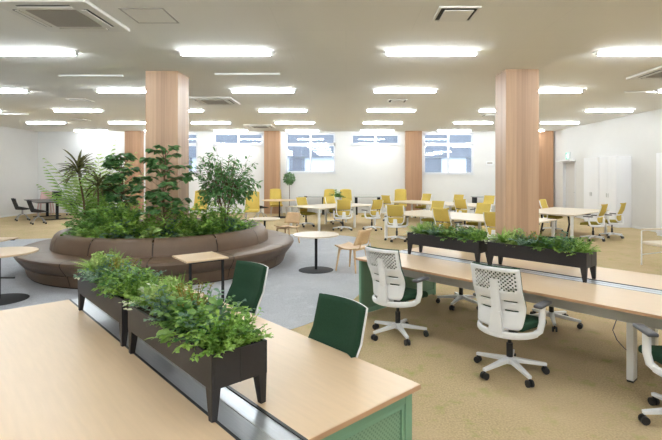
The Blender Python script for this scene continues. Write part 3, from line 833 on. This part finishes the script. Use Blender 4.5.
# high backed yellow armchairs along the rear wall
def make_highback(loc, rz, label):
    r = empty('high_back_chair', loc, rz, label, 'chair', 'tall yellow chairs by the rear wall')
    b = MB()
    nx, nt = 10, 12; vs = []
    for j in range(nt + 1):
        t = j / nt; row = []
        for i in range(nx + 1):
            x = -1 + 2 * i / nx
            w = 0.26 * (1 - 0.10 * t)
            row.append(b.bm.verts.new((x * w, -0.22 - 0.14 * t + 0.09 * x * x, 0.42 + 0.72 * t - 0.03 * t * x ** 4)))
        vs.append(row)
    for j in range(nt):
        for i in range(nx): b.bm.faces.new((vs[j][i], vs[j][i + 1], vs[j + 1][i + 1], vs[j + 1][i]))
    b.build('backrest', M['yellow_fabric'], r, smooth=True, solid=0.05)
    b = MB(); b.rbox((0, 0.02, 0.43), (0.52, 0.50, 0.10), 0.04, 4); b.build('seat', M['yellow_fabric'], r, smooth=True)
    for sx in (-1, 1):
        for sy in (-1, 1):
            b = MB(); b.tube([(sx * 0.19, sy * 0.17, 0.39), (sx * 0.25, sy * 0.24, 0.0)], 0.015, 8, 0.011); b.build('leg', M['grey_metal'], r)
    remember(r); return r
HB = make_highback((-3.05, 20.1, 0), R(195), 'tall yellow chair behind the round table with the wood pilaster at its back')
for (x, y, a, lab) in ((-0.80, 19.6, 160, 'tall yellow chair beside the potted green plant, window side'), (0.06, 19.6, 195, 'tall yellow chair beside the potted green plant, pilaster side'),
                       (2.32, 19.7, 170, 'tall yellow chair standing by the pilaster next to the tall window'), (-5.75, 18.0, 180, 'tall yellow chair glimpsed through the leaves next to the bench column'),
                       (-3.48, 17.0, 185, 'tall yellow chair seen past the edge of the ficus leaves')):
    dup(HB, (x, y, 0), R(a), lab)

# ================================================================== WORK TABLES (rear)
def work_table(u0, u1, v0, v1, label, legs, topm='white_top', dark_legs=()):
    uc, vc = (u0 + u1) / 2, (v0 + v1) / 2; L, W = u1 - u0, v1 - v0
    r = empty('work_table', uv(uc, vc), DESK_ROT, label, 'table', 'pale work tables behind the planters')
    b = MB(); b.box((0, 0, 0.7075), (L, W, 0.025)); b.build('table_top', M[topm], r, bevel=0.003)
    b = MB(); b.box((0, 0, 0.665), (L - 0.2, 0.22, 0.06)); b.build('cable_duct', M['grey_plastic'], r)
    for s in (-1, 1):
        b = MB(); b.box((0, s * (W / 2 - 0.36), 0.675), (L - 0.12, 0.04, 0.04)); b.build('rail', M['white_metal'], r)
    for (lu, lv) in legs:
        b = MB(); b.box((uc - lu, lv - vc, 0.348), (0.06, 0.06, 0.694)); b.build('leg', M['white_metal'], r, bevel=0.004)
    for (lu, lv) in dark_legs:
        b = MB(); b.tube([(uc - lu, lv - vc, 0.69), (uc - lu + 0.03, lv - vc, 0.4), (uc - lu - 0.06, lv - vc + 0.03, 0.0)], 0.025, 8); b.build('brace', M['black_metal'], r, smooth=True)
work_table(10.95, 12.58, 9.0, 11.65, 'pale work table standing beyond the small round table', [(12.5, 9.08), (11.03, 9.08), (11.03, 10.6), (12.5, 10.6), (11.03, 11.57), (12.5, 11.57)])
work_table(4.5, 8.5, 9.2, 10.9, 'long pale work table right behind the planter boxes', [(8.42, 9.28), (8.42, 10.82), (6.5, 9.28), (6.5, 10.82), (4.58, 9.28), (4.58, 10.82)])
work_table(8.2, 12.1, 13.3, 14.9, 'pale work table closest to the tall window and pilaster', [(12.02, 13.38), (12.02, 14.82), (10.15, 13.38), (10.15, 14.82), (8.28, 13.38), (8.28, 14.82)])
work_table(4.68, 6.3, 12.3, 14.95, 'pale work table standing beside the white cabinets', [(4.76, 12.38), (6.22, 12.38), (4.76, 14.87), (6.22, 14.87)], dark_legs=[(5.1, 13.0), (5.7, 12.7)])
def wall_table(x0, x1, y, label):
    r = empty('wall_table', ((x0 + x1) / 2, y, 0), 0, label, 'table', 'narrow dark edged tables by the rear wall')
    L = x1 - x0
    b = MB(); b.box((0, 0, 0.785), (L, 0.55, 0.03)); b.build('table_top', M['grey_metal'], r, bevel=0.003)
    for s in (-1, 1):
        b = MB(); b.box((s * (L / 2 - 0.1), 0, 0.385), (0.12, 0.4, 0.77)); b.build('leg', M['black_metal'], r)
wall_table(-2.1, -0.9, 20.5, 'narrow dark edged table beside the small potted tree')
wall_table(0.35, 1.55, 20.4, 'narrow dark legged table in front of the plain wall, beside the pilaster')
wall_table(5.6, 7.0, 20.4, 'narrow dark edged table beside the free wood column, under the control plate')

# ================================================================== ROUND AND SIDE TABLES
def round_table(x, y, z, rt, rb, label, topm='white_top', n=48):
    r = empty('round_table', (x, y, 0), 0, label, 'table', 'round pedestal tables')
    b = MB(); b.disc((0, 0, z - 0.025), rt, 0.025, n, 0.004); b.build('table_top', M[topm], r, smooth=True)
    b = MB(); b.tube([(0, 0, 0.015), (0, 0, z - 0.025)], 0.026, 12); b.build('pole', M['black_metal'], r, smooth=True)
    b = MB(); b.lathe([(1e-4, 0.022), (0.05, 0.02), (rb - 0.02, 0.014), (rb, 0.008), (rb, 0.0), (1e-4, 0.0)], n); b.build('base', M['black_metal'], r, smooth=True)
round_table(-0.55, 8.45, 0.665, 0.42, 0.32, 'round pale table on a black disc base, in the open on grey carpet')
round_table(-4.85, 6.42, 0.68, 0.47, 0.36, 'round wood table cut by the picture edge, next to the leather bench', 'maple')
round_table(-2.12, 12.0, 0.62, 0.40, 0.30, 'low round table behind the bench with a wooden chair at it')
round_table(-2.75, 19.0, 0.72, 0.72, 0.40, 'large round table in front of the rear pilaster and tall yellow chair', 'maple')

def c_table(loc, rz, w, dpt, z, label):
    r = empty('side_table', loc, rz, label, 'side table', 'black framed side tables')
    b = MB(); b.rbox((0, 0, z - 0.011), (w, dpt, 0.022), 0.004, 2); b.build('table_top', M['maple'], r)
    b = MB(); 
    for s in (-1, 1): b.box((s * (w / 2 - 0.06), -0.0, z - 0.032), (0.028, dpt - 0.06, 0.02))
    b.box((0, -dpt / 2 + 0.045, z - 0.032), (w - 0.12, 0.028, 0.02)); b.build('top_frame', M['black_metal'], r)
    for s in (-1, 1):
        b = MB(); b.box((s * (w / 2 - 0.06), -dpt / 2 + 0.045, z / 2 - 0.01), (0.028, 0.028, z - 0.04)); lg = b.build('leg', M['black_metal'], r)
        b = MB(); b.box((s * (w / 2 - 0.06), 0.0, 0.012), (0.03, dpt - 0.06, 0.024)); b.build('foot', M['black_metal'], lg)
p = Vector((-1.885, 5.945, 0)); c_table(p, R(38), 0.54, 0.55, 0.70, 'small side table on two black legs in front of the leather bench')
c_table((-6.0, 7.5, 0), R(-90), 0.66, 0.86, 0.69, 'black framed side table at the picture edge behind the round wood table')

# ================================================================== WOODEN CHAIRS
def make_wood_chair(loc, rz, label):
    r = empty('wooden_chair', loc, rz, label, 'chair', 'light wooden lounge chairs')
    def sheet(name, f, nx=8, ny=8, th=0.022):
        b = MB(); vs = [[b.bm.verts.new(f(-1 + 2 * i / nx, j / ny)) for i in range(nx + 1)] for j in range(ny + 1)]
        for j in range(ny):
            for i in range(nx): b.bm.faces.new((vs[j][i], vs[j][i + 1], vs[j + 1][i + 1], vs[j + 1][i]))
        b.build(name, M['birch'], r, smooth=True, solid=th)
    sheet('seat', lambda x, t: Vector((x * 0.245 * (1 - 0.12 * abs(t - 0.5) * abs(x)), -0.22 + 0.46 * t, 0.42 + 0.03 * t - 0.035 * math.sin(PI * t) + 0.02 * x * x)))
    sheet('backrest', lambda x, t: Vector((x * 0.235 * (1 - 0.10 * t), -0.245 - 0.10 * t + 0.07 * x * x, 0.50 + 0.27 * t)))
    for sx in (-1, 1):
        for sy in (-1, 1):
            b = MB(); b.tube([(sx * 0.185, sy * 0.16, 0.415), (sx * 0.225, sy * 0.215, 0.0)], 0.024, 10, 0.015); b.build('leg', M['birch'], r, smooth=True)
        b = MB(); b.tube([(sx * 0.15, -0.14, 0.41), (sx * 0.15, -0.25, 0.44), (sx * 0.15, -0.285, 0.56)], 0.011, 8); b.build('back_strut', M['birch'], r, smooth=True)
    b = MB()
    for sy in (-1, 1): b.box((0, sy * 0.15, 0.398), (0.36, 0.035, 0.028))
    b.build('seat_rail', M['birch'], r)
    remember(r); return r
wc = make_wood_chair((0.12, 8.46, 0.0), R(56), 'light wooden chair drawn up to the round table on the grey carpet')
dup(wc, (-1.50, 11.75, 0), R(150), 'light wooden chair at the low round table behind the bench')

# ================================================================== MEETING TABLE (rear, meeting wall)
mt = empty('meeting_table', uv(21.9, 3.95), DESK_ROT, 'dark rectangular meeting table by the plain wall', 'table')
b = MB(); b.box((0, 0, 0.705), (2.9, 1.5, 0.03)); b.build('table_top', M['dark_top'], mt, bevel=0.004)
for s in (-0.95, 0.95):
    b = MB(); b.box((s, 0, 0.36), (0.09, 0.09, 0.66)); lg = b.build('leg', M['black_metal'], mt)
    b = MB(); b.box((s, 0, 0.015), (0.08, 1.0, 0.03)); b.build('foot', M['black_metal'], lg)
b = MB(); b.box((0, 0, 0.665), (2.2, 0.1, 0.05)); b.build('rail', M['black_metal'], mt)
def make_shell_chair(loc, rz, label):
    r = empty('shell_chair', loc, rz, label, 'chair', 'black shell chairs on casters')
    b = MB(); nx, ny = 10, 14; vs = []
    for j in range(ny + 1):
        t = j / ny; row = []
        if t < 0.5: y0, z0 = 0.24 - 0.9 * t, 0.44 - 0.02 * math.sin(PI * t * 2)
        else: y0, z0 = -0.21 - 0.28 * (t - 0.5), 0.44 + 0.84 * (t - 0.5)
        for i in range(nx + 1):
            x = -1 + 2 * i / nx
            w = 0.26 * (1 - 0.25 * max(0, t - 0.6))
            row.append(b.bm.verts.new((x * w, y0 + 0.10 * x * x * (t > 0.35) * min(1, t), z0 + 0.10 * abs(x) ** 3 * math.sin(PI * min(1, t * 1.2)))))
        vs.append(row)
    for j in range(ny):
        for i in range(nx): b.bm.faces.new((vs[j][i], vs[j][i + 1], vs[j + 1][i + 1], vs[j + 1][i]))
    b.build('seat_shell', M['dark_fabric'], r, smooth=True, solid=0.025)
    b = MB(); b.tube([(0, 0, 0.43), (0, 0, 0.24)], 0.03, 10); b.build('stem', M['grey_metal'], r)
    for k in range(4):
        a = PI / 4 + k * PI / 2
        b = MB(); b.tube([(0, 0, 0.27), (0.16 * math.cos(a), 0.16 * math.sin(a), 0.20), (0.28 * math.cos(a), 0.28 * math.sin(a), 0.06)], 0.014, 8)
        lg = b.build('leg', M['grey_metal'], r, smooth=True)
        b = MB(); b.tube([(0.28 * math.cos(a) - 0.015, 0.28 * math.sin(a), 0.03), (0.28 * math.cos(a) + 0.015, 0.28 * math.sin(a), 0.03)], 0.03, 10); b.build('caster', M['black_plastic'], lg)
    remember(r); return r
sc1 = make_shell_chair((-11.0, 16.45, 0), FACE_V, 'black shell chair on casters at the meeting table, closest to the plant bench')
dup(sc1, (-12.45, 17.7, 0), FACE_V, 'black shell chair on casters at the meeting table, closest to the plain wall')
dup(sc1, (-3.42, 18.45, 0), R(-60), 'black shell chair at the large round table, on the ficus side')
dup(sc1, (-1.98, 19.25, 0), R(95), 'black shell chair at the large round table, on the potted tree side')
dup(sc1, (-10.35, 19.0, 0), FACE_NV + R(20), 'black shell chair on the far side of the meeting table')
dup(sc1, (-11.9, 20.1, 0), FACE_NV + R(10), 'black shell chair at the far corner of the meeting table')
pk = dup(wc, (-13.25, 20.3, 0), R(200), 'pale pink upholstered chair between the meeting table and the rear wall')
for ch in [o for o in COL.objects if o.parent == pk]:
    ch.data = ch.data.copy(); ch.data.materials.clear(); ch.data.materials.append(M['pink_fabric'])
pk.name = 'upholstered_chair'; pk['group'] = ''; del pk['group']; pk.scale = (1.2, 1.2, 1.3)
mo = empty('monitor', uv(21.8, 4.1, 0.7205), FACE_NV + R(55), 'black monitor standing on the dark meeting table', 'monitor')
b = MB(); b.rbox((0, 0, 0.24), (0.36, 0.03, 0.24), 0.006, 2); b.build('screen', M['black_plastic'], mo)
b = MB(); b.box((0, 0.02, 0.08), (0.04, 0.02, 0.14)); b.build('neck', M['black_metal'], mo)
b = MB(); b.rbox((0, 0.02, 0.0075), (0.22, 0.16, 0.015), 0.005, 2); b.build('stand', M['black_metal'], mo)

# ================================================================== WHITE CHAIR AT THE PICTURE EDGE
wr = empty('framed_side_chair', (6.05, 8.75, 0), R(100), 'white framed chair cut by the picture edge behind the chair lined desk', 'chair')
b = MB()
for s in (-1, 1):
    b.tube([(s * 0.26, 0.25, 0.0), (s * 0.26, 0.25, 0.66), (s * 0.26, -0.25, 0.70)], 0.012, 8); b.tube([(s * 0.26, -0.30, 0.0), (s * 0.26, -0.26, 0.5), (s * 0.26, -0.33, 1.02)], 0.016, 8)
    b.tube([(s * 0.26, 0.25, 0.20), (s * 0.26, -0.29, 0.24)], 0.010, 8)
b.build('frame', M['white_metal'], wr, smooth=True)
b = MB(); b.rbox((0, 0.0, 0.44), (0.50, 0.50, 0.06), 0.02); b.build('seat', M['white_top'], wr)
b = MB(); b.rbox((0, -0.30, 0.82), (0.50, 0.04, 0.36), 0.015, rot=None); b.build('backrest', M['white_plastic'], wr)
for s in (-1, 1):
    b = MB(); b.rbox((s * 0.26, 0.02, 0.69), (0.06, 0.44, 0.03), 0.01); b.build('armrest', M['white_top'], wr)

# ================================================================== CIRCULAR PLANT BENCH
BX, BY = -3.60, 9.28
bench = empty('planter_bench', (BX, BY, 0), 0, 'circular brown leather bench wrapped around the planted column', 'bench')
S0 = 0.257; DA = 2 * PI / 12; gap = 0.0035
seat_prof = [(1.80, 0.03), (2.33, 0.03), (2.385, 0.195), (2.375, 0.205), (2.41, 0.215), (2.50, 0.33), (2.53, 0.385), (2.52, 0.42), (2.48, 0.44), (2.3, 0.45), (1.80, 0.43)]
back_prof = [(1.60, 0.30), (1.98, 0.40), (2.005, 0.44), (1.985, 0.56), (1.94, 0.66), (1.90, 0.70), (1.84, 0.718), (1.77, 0.715), (1.70, 0.69), (1.63, 0.64), (1.60, 0.60)]
for k in range(12):
    a0 = S0 + k * DA
    b = MB(); pr = [(r_ - 0.0, z_) for r_, z_ in seat_prof]
    b.lathe(pr + [pr[0]], 10, a0 + gap, a0 + DA - gap); 
    b.build('seat_cushion', M['leather'], bench, smooth=True, weld=True)
    b = MB(); b.lathe(back_prof + [back_prof[0]], 10, a0 + gap * 1.5, a0 + DA - gap * 1.5)
    b.build('back_cushion', M['leather'], bench, smooth=True, weld=True)
b = MB(); b.lathe([(1.7, 0.0), (2.31, 0.0), (2.31, 0.03), (2.32, 0.2), (2.35, 0.38), (1.78, 0.40), (1.94, 0.42), (1.90, 0.64), (1.64, 0.62), (1.62, 0.0)], 72); b.build('plinth', M['plinth'], bench, smooth=True)
b = MB()
b.lathe([(0.62, 0.60), (1.0, 0.60), (1.63, 0.585), (1.63, 0.5), (0.62, 0.5), (0.62, 0.60)], 48)
b.build('mulch_bed', M['bark_soil'], bench)

SOIL = 0.60
def at_bed(phi_deg, r): a = R(phi_deg); return Vector((BX + r * math.sin(a), BY - r * math.cos(a), SOIL))
def plant(name, loc, label, parts, cat='plant', group=None):
    r = empty(name, loc, 0, label, cat, group)
    for (nm, mb, m, sm) in parts: mb.build(nm, M[m], r, smooth=sm)
    remember(r); return r
rng = random.Random(11)
# yucca / cordyline with two heads
def cordyline(height, lean, nl, L, seed):
    g = random.Random(seed); st, lf = MB(), MB()
    top = Vector((lean[0], lean[1], height))
    st.tube([(0, 0, -0.02), top * 0.5 + Vector((0.03, 0, 0)), top], 0.022, 8, 0.016)
    for k in range(nl):
        d = rdir(g, 0.0 if k % 3 else -0.5, 1.0)
        lf.leaf(top + Vector((0, 0, g.uniform(-.14, .04))), d, UP, L * g.uniform(.75, 1.1), 0.05, 0.25 + 0.2 * g.random(), 0.5, 5)
    return st, lf
st, lf = cordyline(1.28, (-0.14, -0.05), 60, 0.40, 3)
plant('cordyline', Vector((-4.95, 8.78, SOIL)), 'tall spiky cordyline with a bronze green head at the bench end', [('trunk', st, 'trunk', True), ('foliage', lf, 'leaf_red', False)], group=None)
st, lf = cordyline(0.98, (0.05, 0.0), 46, 0.34, 4)
plant('cordyline', Vector((-4.75, 8.72, SOIL)), 'shorter spiky cordyline right beside the tall one', [('trunk', st, 'trunk', True), ('foliage', lf, 'leaf_red', False)])
# areca palm
def areca(nf, L, seed, base_spread=0.1):
    g = random.Random(seed); st, lf = MB(), MB()
    for k in range(nf):
        a = g.uniform(0, 2 * PI); z = g.uniform(0.90, 0.998); kk = math.sqrt(1 - z * z)
        pts = arc((g.uniform(-.08, .08), g.uniform(-.08, .08), 0), (math.cos(a) * kk, math.sin(a) * kk, z), L * g.uniform(.75, 1.1), 0.85, 18)
        st.tube(pts[::3], 0.007, 5, 0.002)
        for i in range(6, len(pts)):
            dd = (pts[i] - pts[i - 1]).normalized(); sd = dd.cross(UP).normalized(); nn = sd.cross(dd)
            l = 0.21 * math.sin(PI * (0.12 + 0.85 * (i - 6) / 12)) + 0.04
            for s in (-1, 1): lf.leaf(pts[i], sd * s + dd * 0.8 - UP * 0.15, nn, l, 0.032, 0.45, 0.2, 3)
    return st, lf
st, lf = areca(20, 1.72, 8); plant('areca_palm', Vector((-5.02, 9.25, SOIL)), 'light green feathery palm arching over the far bench end', [('stem', st, 'leaf_pale', True), ('foliage', lf, 'leaf_pale', False)])
st, lf = areca(16, 1.30, 9); plant('areca_palm', Vector((-5.08, 8.98, SOIL)), 'smaller feathery palm arching towards the dark meeting table', [('stem', st, 'leaf_bright', True), ('foliage', lf, 'leaf_bright', False)])
# broad leaved shrubs
def umbrella_tree(height, tiers, rad, L, W, seed, n_arm=6, n_leaf=7):
    g = random.Random(seed); st, lf = MB(), MB()
    pts = [Vector((0, 0, -0.02))]
    for i in range(6): pts.append(Vector((g.uniform(-.03, .03), g.uniform(-.03, .03), height * (i + 1) / 6)))
    st.tube(pts, 0.018, 8, 0.009)
    for t in range(tiers):
        z = height * (0.28 + 0.72 * (t + g.random() * 0.4) / tiers)
        for k in range(n_arm):
            a = g.uniform(0, 2 * PI); rr = rad * g.uniform(.35, 1.0) * (1 - 0.35 * (t / tiers) ** 2)
            e = Vector((math.cos(a) * rr, math.sin(a) * rr, z + g.uniform(-.02, .12)))
            st.tube([(0, 0, z - 0.12), e], 0.005, 5, 0.003, cap=False)
            for q in range(n_leaf):
                b_ = a + g.uniform(-1.6, 1.6)
                lf.leaf(e, (math.cos(b_), math.sin(b_), g.uniform(-.35, .2)), UP + rdir(g, -.2, .2) * .3, L * g.uniform(.7, 1.1), W * g.uniform(.75, 1.1), 0.3, 0.15, 4)
    return st, lf
st, lf = umbrella_tree(1.56, 12, 0.30, 0.16, 0.13, 21, 7, 6)
plant('umbrella_tree', Vector((-4.26, 8.74, SOIL)), 'full round leaved shrub beside the cordylines, before the far pilaster', [('stem', st, 'trunk', True), ('foliage', lf, 'leaf_dark', False)])
st, lf = umbrella_tree(1.62, 11, 0.44, 0.16, 0.13, 22, 6, 6)
plant('umbrella_tree', Vector((-3.20, 8.10, SOIL)), 'tiered round leaved shrub right in front of the planted column', [('stem', st, 'trunk', True), ('foliage', lf, 'leaf_dark', False)])
# ficus
def ficus(height, cz, rad, nbr, per, L, W, seed):
    g = random.Random(seed); st, lf = MB(), MB()
    for q in range(4):
        a = q * 1.7; st.tube([(0.03 * math.cos(a), 0.03 * math.sin(a), -0.02), (0.06 * math.cos(a), 0.06 * math.sin(a), height * 0.3), (0.18 * math.cos(a), 0.18 * math.sin(a), height * 0.68)], 0.013, 7, 0.008)
    for k in range(nbr):
        d = rdir(g, -0.55, 0.95); e = Vector((0, 0, cz)) + Vector((d.x * rad, d.y * rad, d.z * rad * 1.05)) * g.uniform(.55, 1.0)
        o0 = Vector((d.x * 0.1, d.y * 0.1, height * g.uniform(.3, .6))); mid = (o0 + e) / 2 + Vector((0, 0, 0.04))
        st.tube([o0, mid, e], 0.005, 5, 0.002, cap=False)
        for i in range(per):
            t = 0.35 + 0.65 * (i + g.random()) / per; q_ = o0.lerp(e, t) + rdir(g, -1, 1) * 0.04
            lf.leaf(q_, (d + rdir(g, -1, .5) * 0.9), UP + rdir(g, -.5, .5) * .4, L * g.uniform(.7, 1.15), W * g.uniform(.8, 1.1), 0.25, 0.2, 3)
    return st, lf
st, lf = ficus(1.6, 1.06, 0.72, 130, 10, 0.115, 0.05, 31)
plant('ficus_tree', Vector((-2.36, 8.95, SOIL)), 'airy small leaved ficus tree at the bench end towards the round tables', [('trunk', st, 'trunk', True), ('foliage', lf, 'leaf_dark', False)], 'tree')
# mid-height filling shrubs and rim undergrowth
def under(kind, seed):
    g = random.Random(seed); b = MB()
    if kind == 'fern': fern(b, g, 26, 0.46, 0.075, 0.75, 1.1, 13); m = 'leaf_mid'
    elif kind == 'spider': grass(b, g, 80, 0.46, 0.016, 0.75, 1.3); m = 'leaf_bright'
    elif kind == 'lily': bushy(b, g, 26, 0.36, 0.16, 0.07, 4, 0.8, seg=4, droop=0.6); m = 'leaf_dark'
    elif kind == 'shrub': bushy(b, g, 44, 0.50, 0.075, 0.045, 9, 0.7, droop=0.4, stem=0.004); m = 'leaf_mid'
    elif kind == 'light_shrub': bushy(b, g, 44, 0.52, 0.06, 0.035, 10, 0.65, droop=0.4, stem=0.004); m = 'leaf_bright'
    elif kind == 'croton': bushy(b, g, 24, 0.34, 0.11, 0.04, 6, 0.75, seg=4, droop=0.5, stem=0.004); m = 'leaf_blue'
    elif kind == 'hosta': bushy(b, g, 22, 0.22, 0.15, 0.075, 3, 0.9, seg=4, droop=0.8); m = 'leaf_pale'
    return b, m
NAMES = {'fern': ('fern', 'green arching fern'), 'spider': ('spider_plant', 'long bladed spider plant'), 'lily': ('peace_lily', 'glossy dark peace lily like plant'), 'shrub': ('leafy_shrub', 'mid green leafy shrub'),
         'light_shrub': ('light_green_shrub', 'light green small leaved shrub'), 'croton': ('croton', 'blue green narrow leaved plant'), 'hosta': ('hosta', 'pale green low hosta')}
up = {}
def put(kind, loc, label, scale=1.0, group='undergrowth in the bench planter'):
    nm = NAMES[kind][0]
    if kind not in up:
        b, m = under(kind, 40 + len(up)); o = b.build(nm, M[m]); up[kind] = o
    else: o = up[kind].copy(); COL.objects.link(o); o.name = nm
    o.location = loc; o.rotation_euler = (0, 0, rng.uniform(0, 6.28)); o.scale = (scale,) * 3
    tag(o, label, 'plant', group); return o
RIM = ['light_shrub', 'fern', 'shrub', 'spider', 'fern', 'hosta', 'spider', 'croton', 'light_shrub', 'croton', 'hosta', 'fern', 'spider', 'croton', 'light_shrub', 'fern']
for i, k in enumerate(RIM):
    ph = -98 + i * 13
    o = put(k, at_bed(ph, 1.36 + 0.06 * math.sin(i * 2.1)), '%s, %s clump along the bench rim from the cordyline end' % (NAMES[k][1], ORD[i]), rng.uniform(1.05, 1.3) * (0.85 if k in ('hosta', 'spider') else 1))
INNER = [('shrub', -75, 1.15, 1.15, 'behind the cordylines'), ('light_shrub', -50, 1.22, 1.25, 'at the foot of the full round leaved shrub'), ('light_shrub', -24, 1.18, 1.3, 'between the two round leaved shrubs'),
         ('fern', 2, 1.22, 1.2, 'before the column foot'), ('light_shrub', 28, 1.18, 1.15, 'at the foot of the tiered shrub'), ('shrub', 52, 1.15, 1.2, 'between the tiered shrub and the ficus'), ('light_shrub', 76, 1.15, 1.15, 'at the foot of the ficus trunk'),
         ('shrub', -37, 1.22, 1.45, 'in the middle between the cordylines and column'), ('light_shrub', -10, 1.28, 1.35, 'just before the column corner'), ('light_shrub', 41, 1.22, 1.35, 'midway between the tiered shrub and ficus'), ('light_shrub', 64, 1.28, 1.3, 'close before the ficus trunk'),
         ('fern', 105, 1.15, 1.1, 'behind the ficus trunk'), ('hosta', -37, 1.5, 1.2, 'low at the rim before the full round leaved shrub'), ('hosta', 12, 1.52, 1.2, 'low at the rim in front of the column')]
for (k, ph, r_, s_, wh) in INNER: put(k, at_bed(ph, r_), '%s growing %s' % (NAMES[k][1], wh), s_)

# potted tree and plant at the back
pt = empty('potted_tree', (-2.52, 20.45, 0), 0, 'slim potted tree with a round crown against the rear wall by the pilaster', 'tree')
b = MB(); b.lathe([(1e-4, 0), (0.15, 0), (0.19, 0.36), (0.17, 0.36), (0.16, 0.32), (1e-4, 0.32)], 24); b.build('pot', M['pot_white'], pt, smooth=True)
b = MB(); b.tube([(0, 0, 0.3), (0.01, 0.01, 0.8), (0, 0, 1.4)], 0.014, 8, 0.01); b.build('trunk', M['trunk'], pt)
b = MB(); g = random.Random(77); ball(b, g, (0, 0, 1.58), 0.24, 190, 0.10, -1); ball(b, g, (0, 0, 1.55), 0.13, 80, 0.09, -1); b.build('foliage', M['leaf_dark'], pt)
pp = empty('potted_plant', (-0.36, 19.15, 0), 0, 'green bushy plant in a tall pot between two tall yellow chairs', 'plant')
b = MB(); b.lathe([(1e-4, 0), (0.16, 0), (0.19, 0.84), (0.17, 0.84), (0.16, 0.80), (1e-4, 0.80)], 24); b.build('pot', M['pot_white'], pp, smooth=True)
b = MB(); bushy(b, random.Random(78), 34, 0.34, 0.10, 0.05, 6, 0.85)
for v in b.bm.verts: v.co.z += 0.79
b.build('foliage', M['leaf_mid'], pp)

# ================================================================== CAMERA, WORLD
cam = bpy.data.cameras.new('camera'); co = bpy.data.objects.new('camera', cam); COL.objects.link(co)
co.location = (0, 0, H); co.rotation_euler = (R(90), 0, 0)
cam.sensor_width = 36; cam.lens = 460 / 662 * 36
cam.shift_x = (331 - 346) / 662; cam.shift_y = (175 - 220) / 662
cam.clip_start = 0.05
sc.camera = co
w = bpy.data.worlds.new('sky'); sc.world = w; w.use_nodes = True
bg = w.node_tree.nodes['Background']; bg.inputs[0].default_value = (0.80, 0.87, 1.0, 1); bg.inputs[1].default_value = 2.8
vs_ = sc.view_settings
vs_.view_transform = 'Standard'; vs_.look = 'None'; vs_.exposure = 1.08; vs_.gamma = 1.0; vs_.use_curve_mapping = False
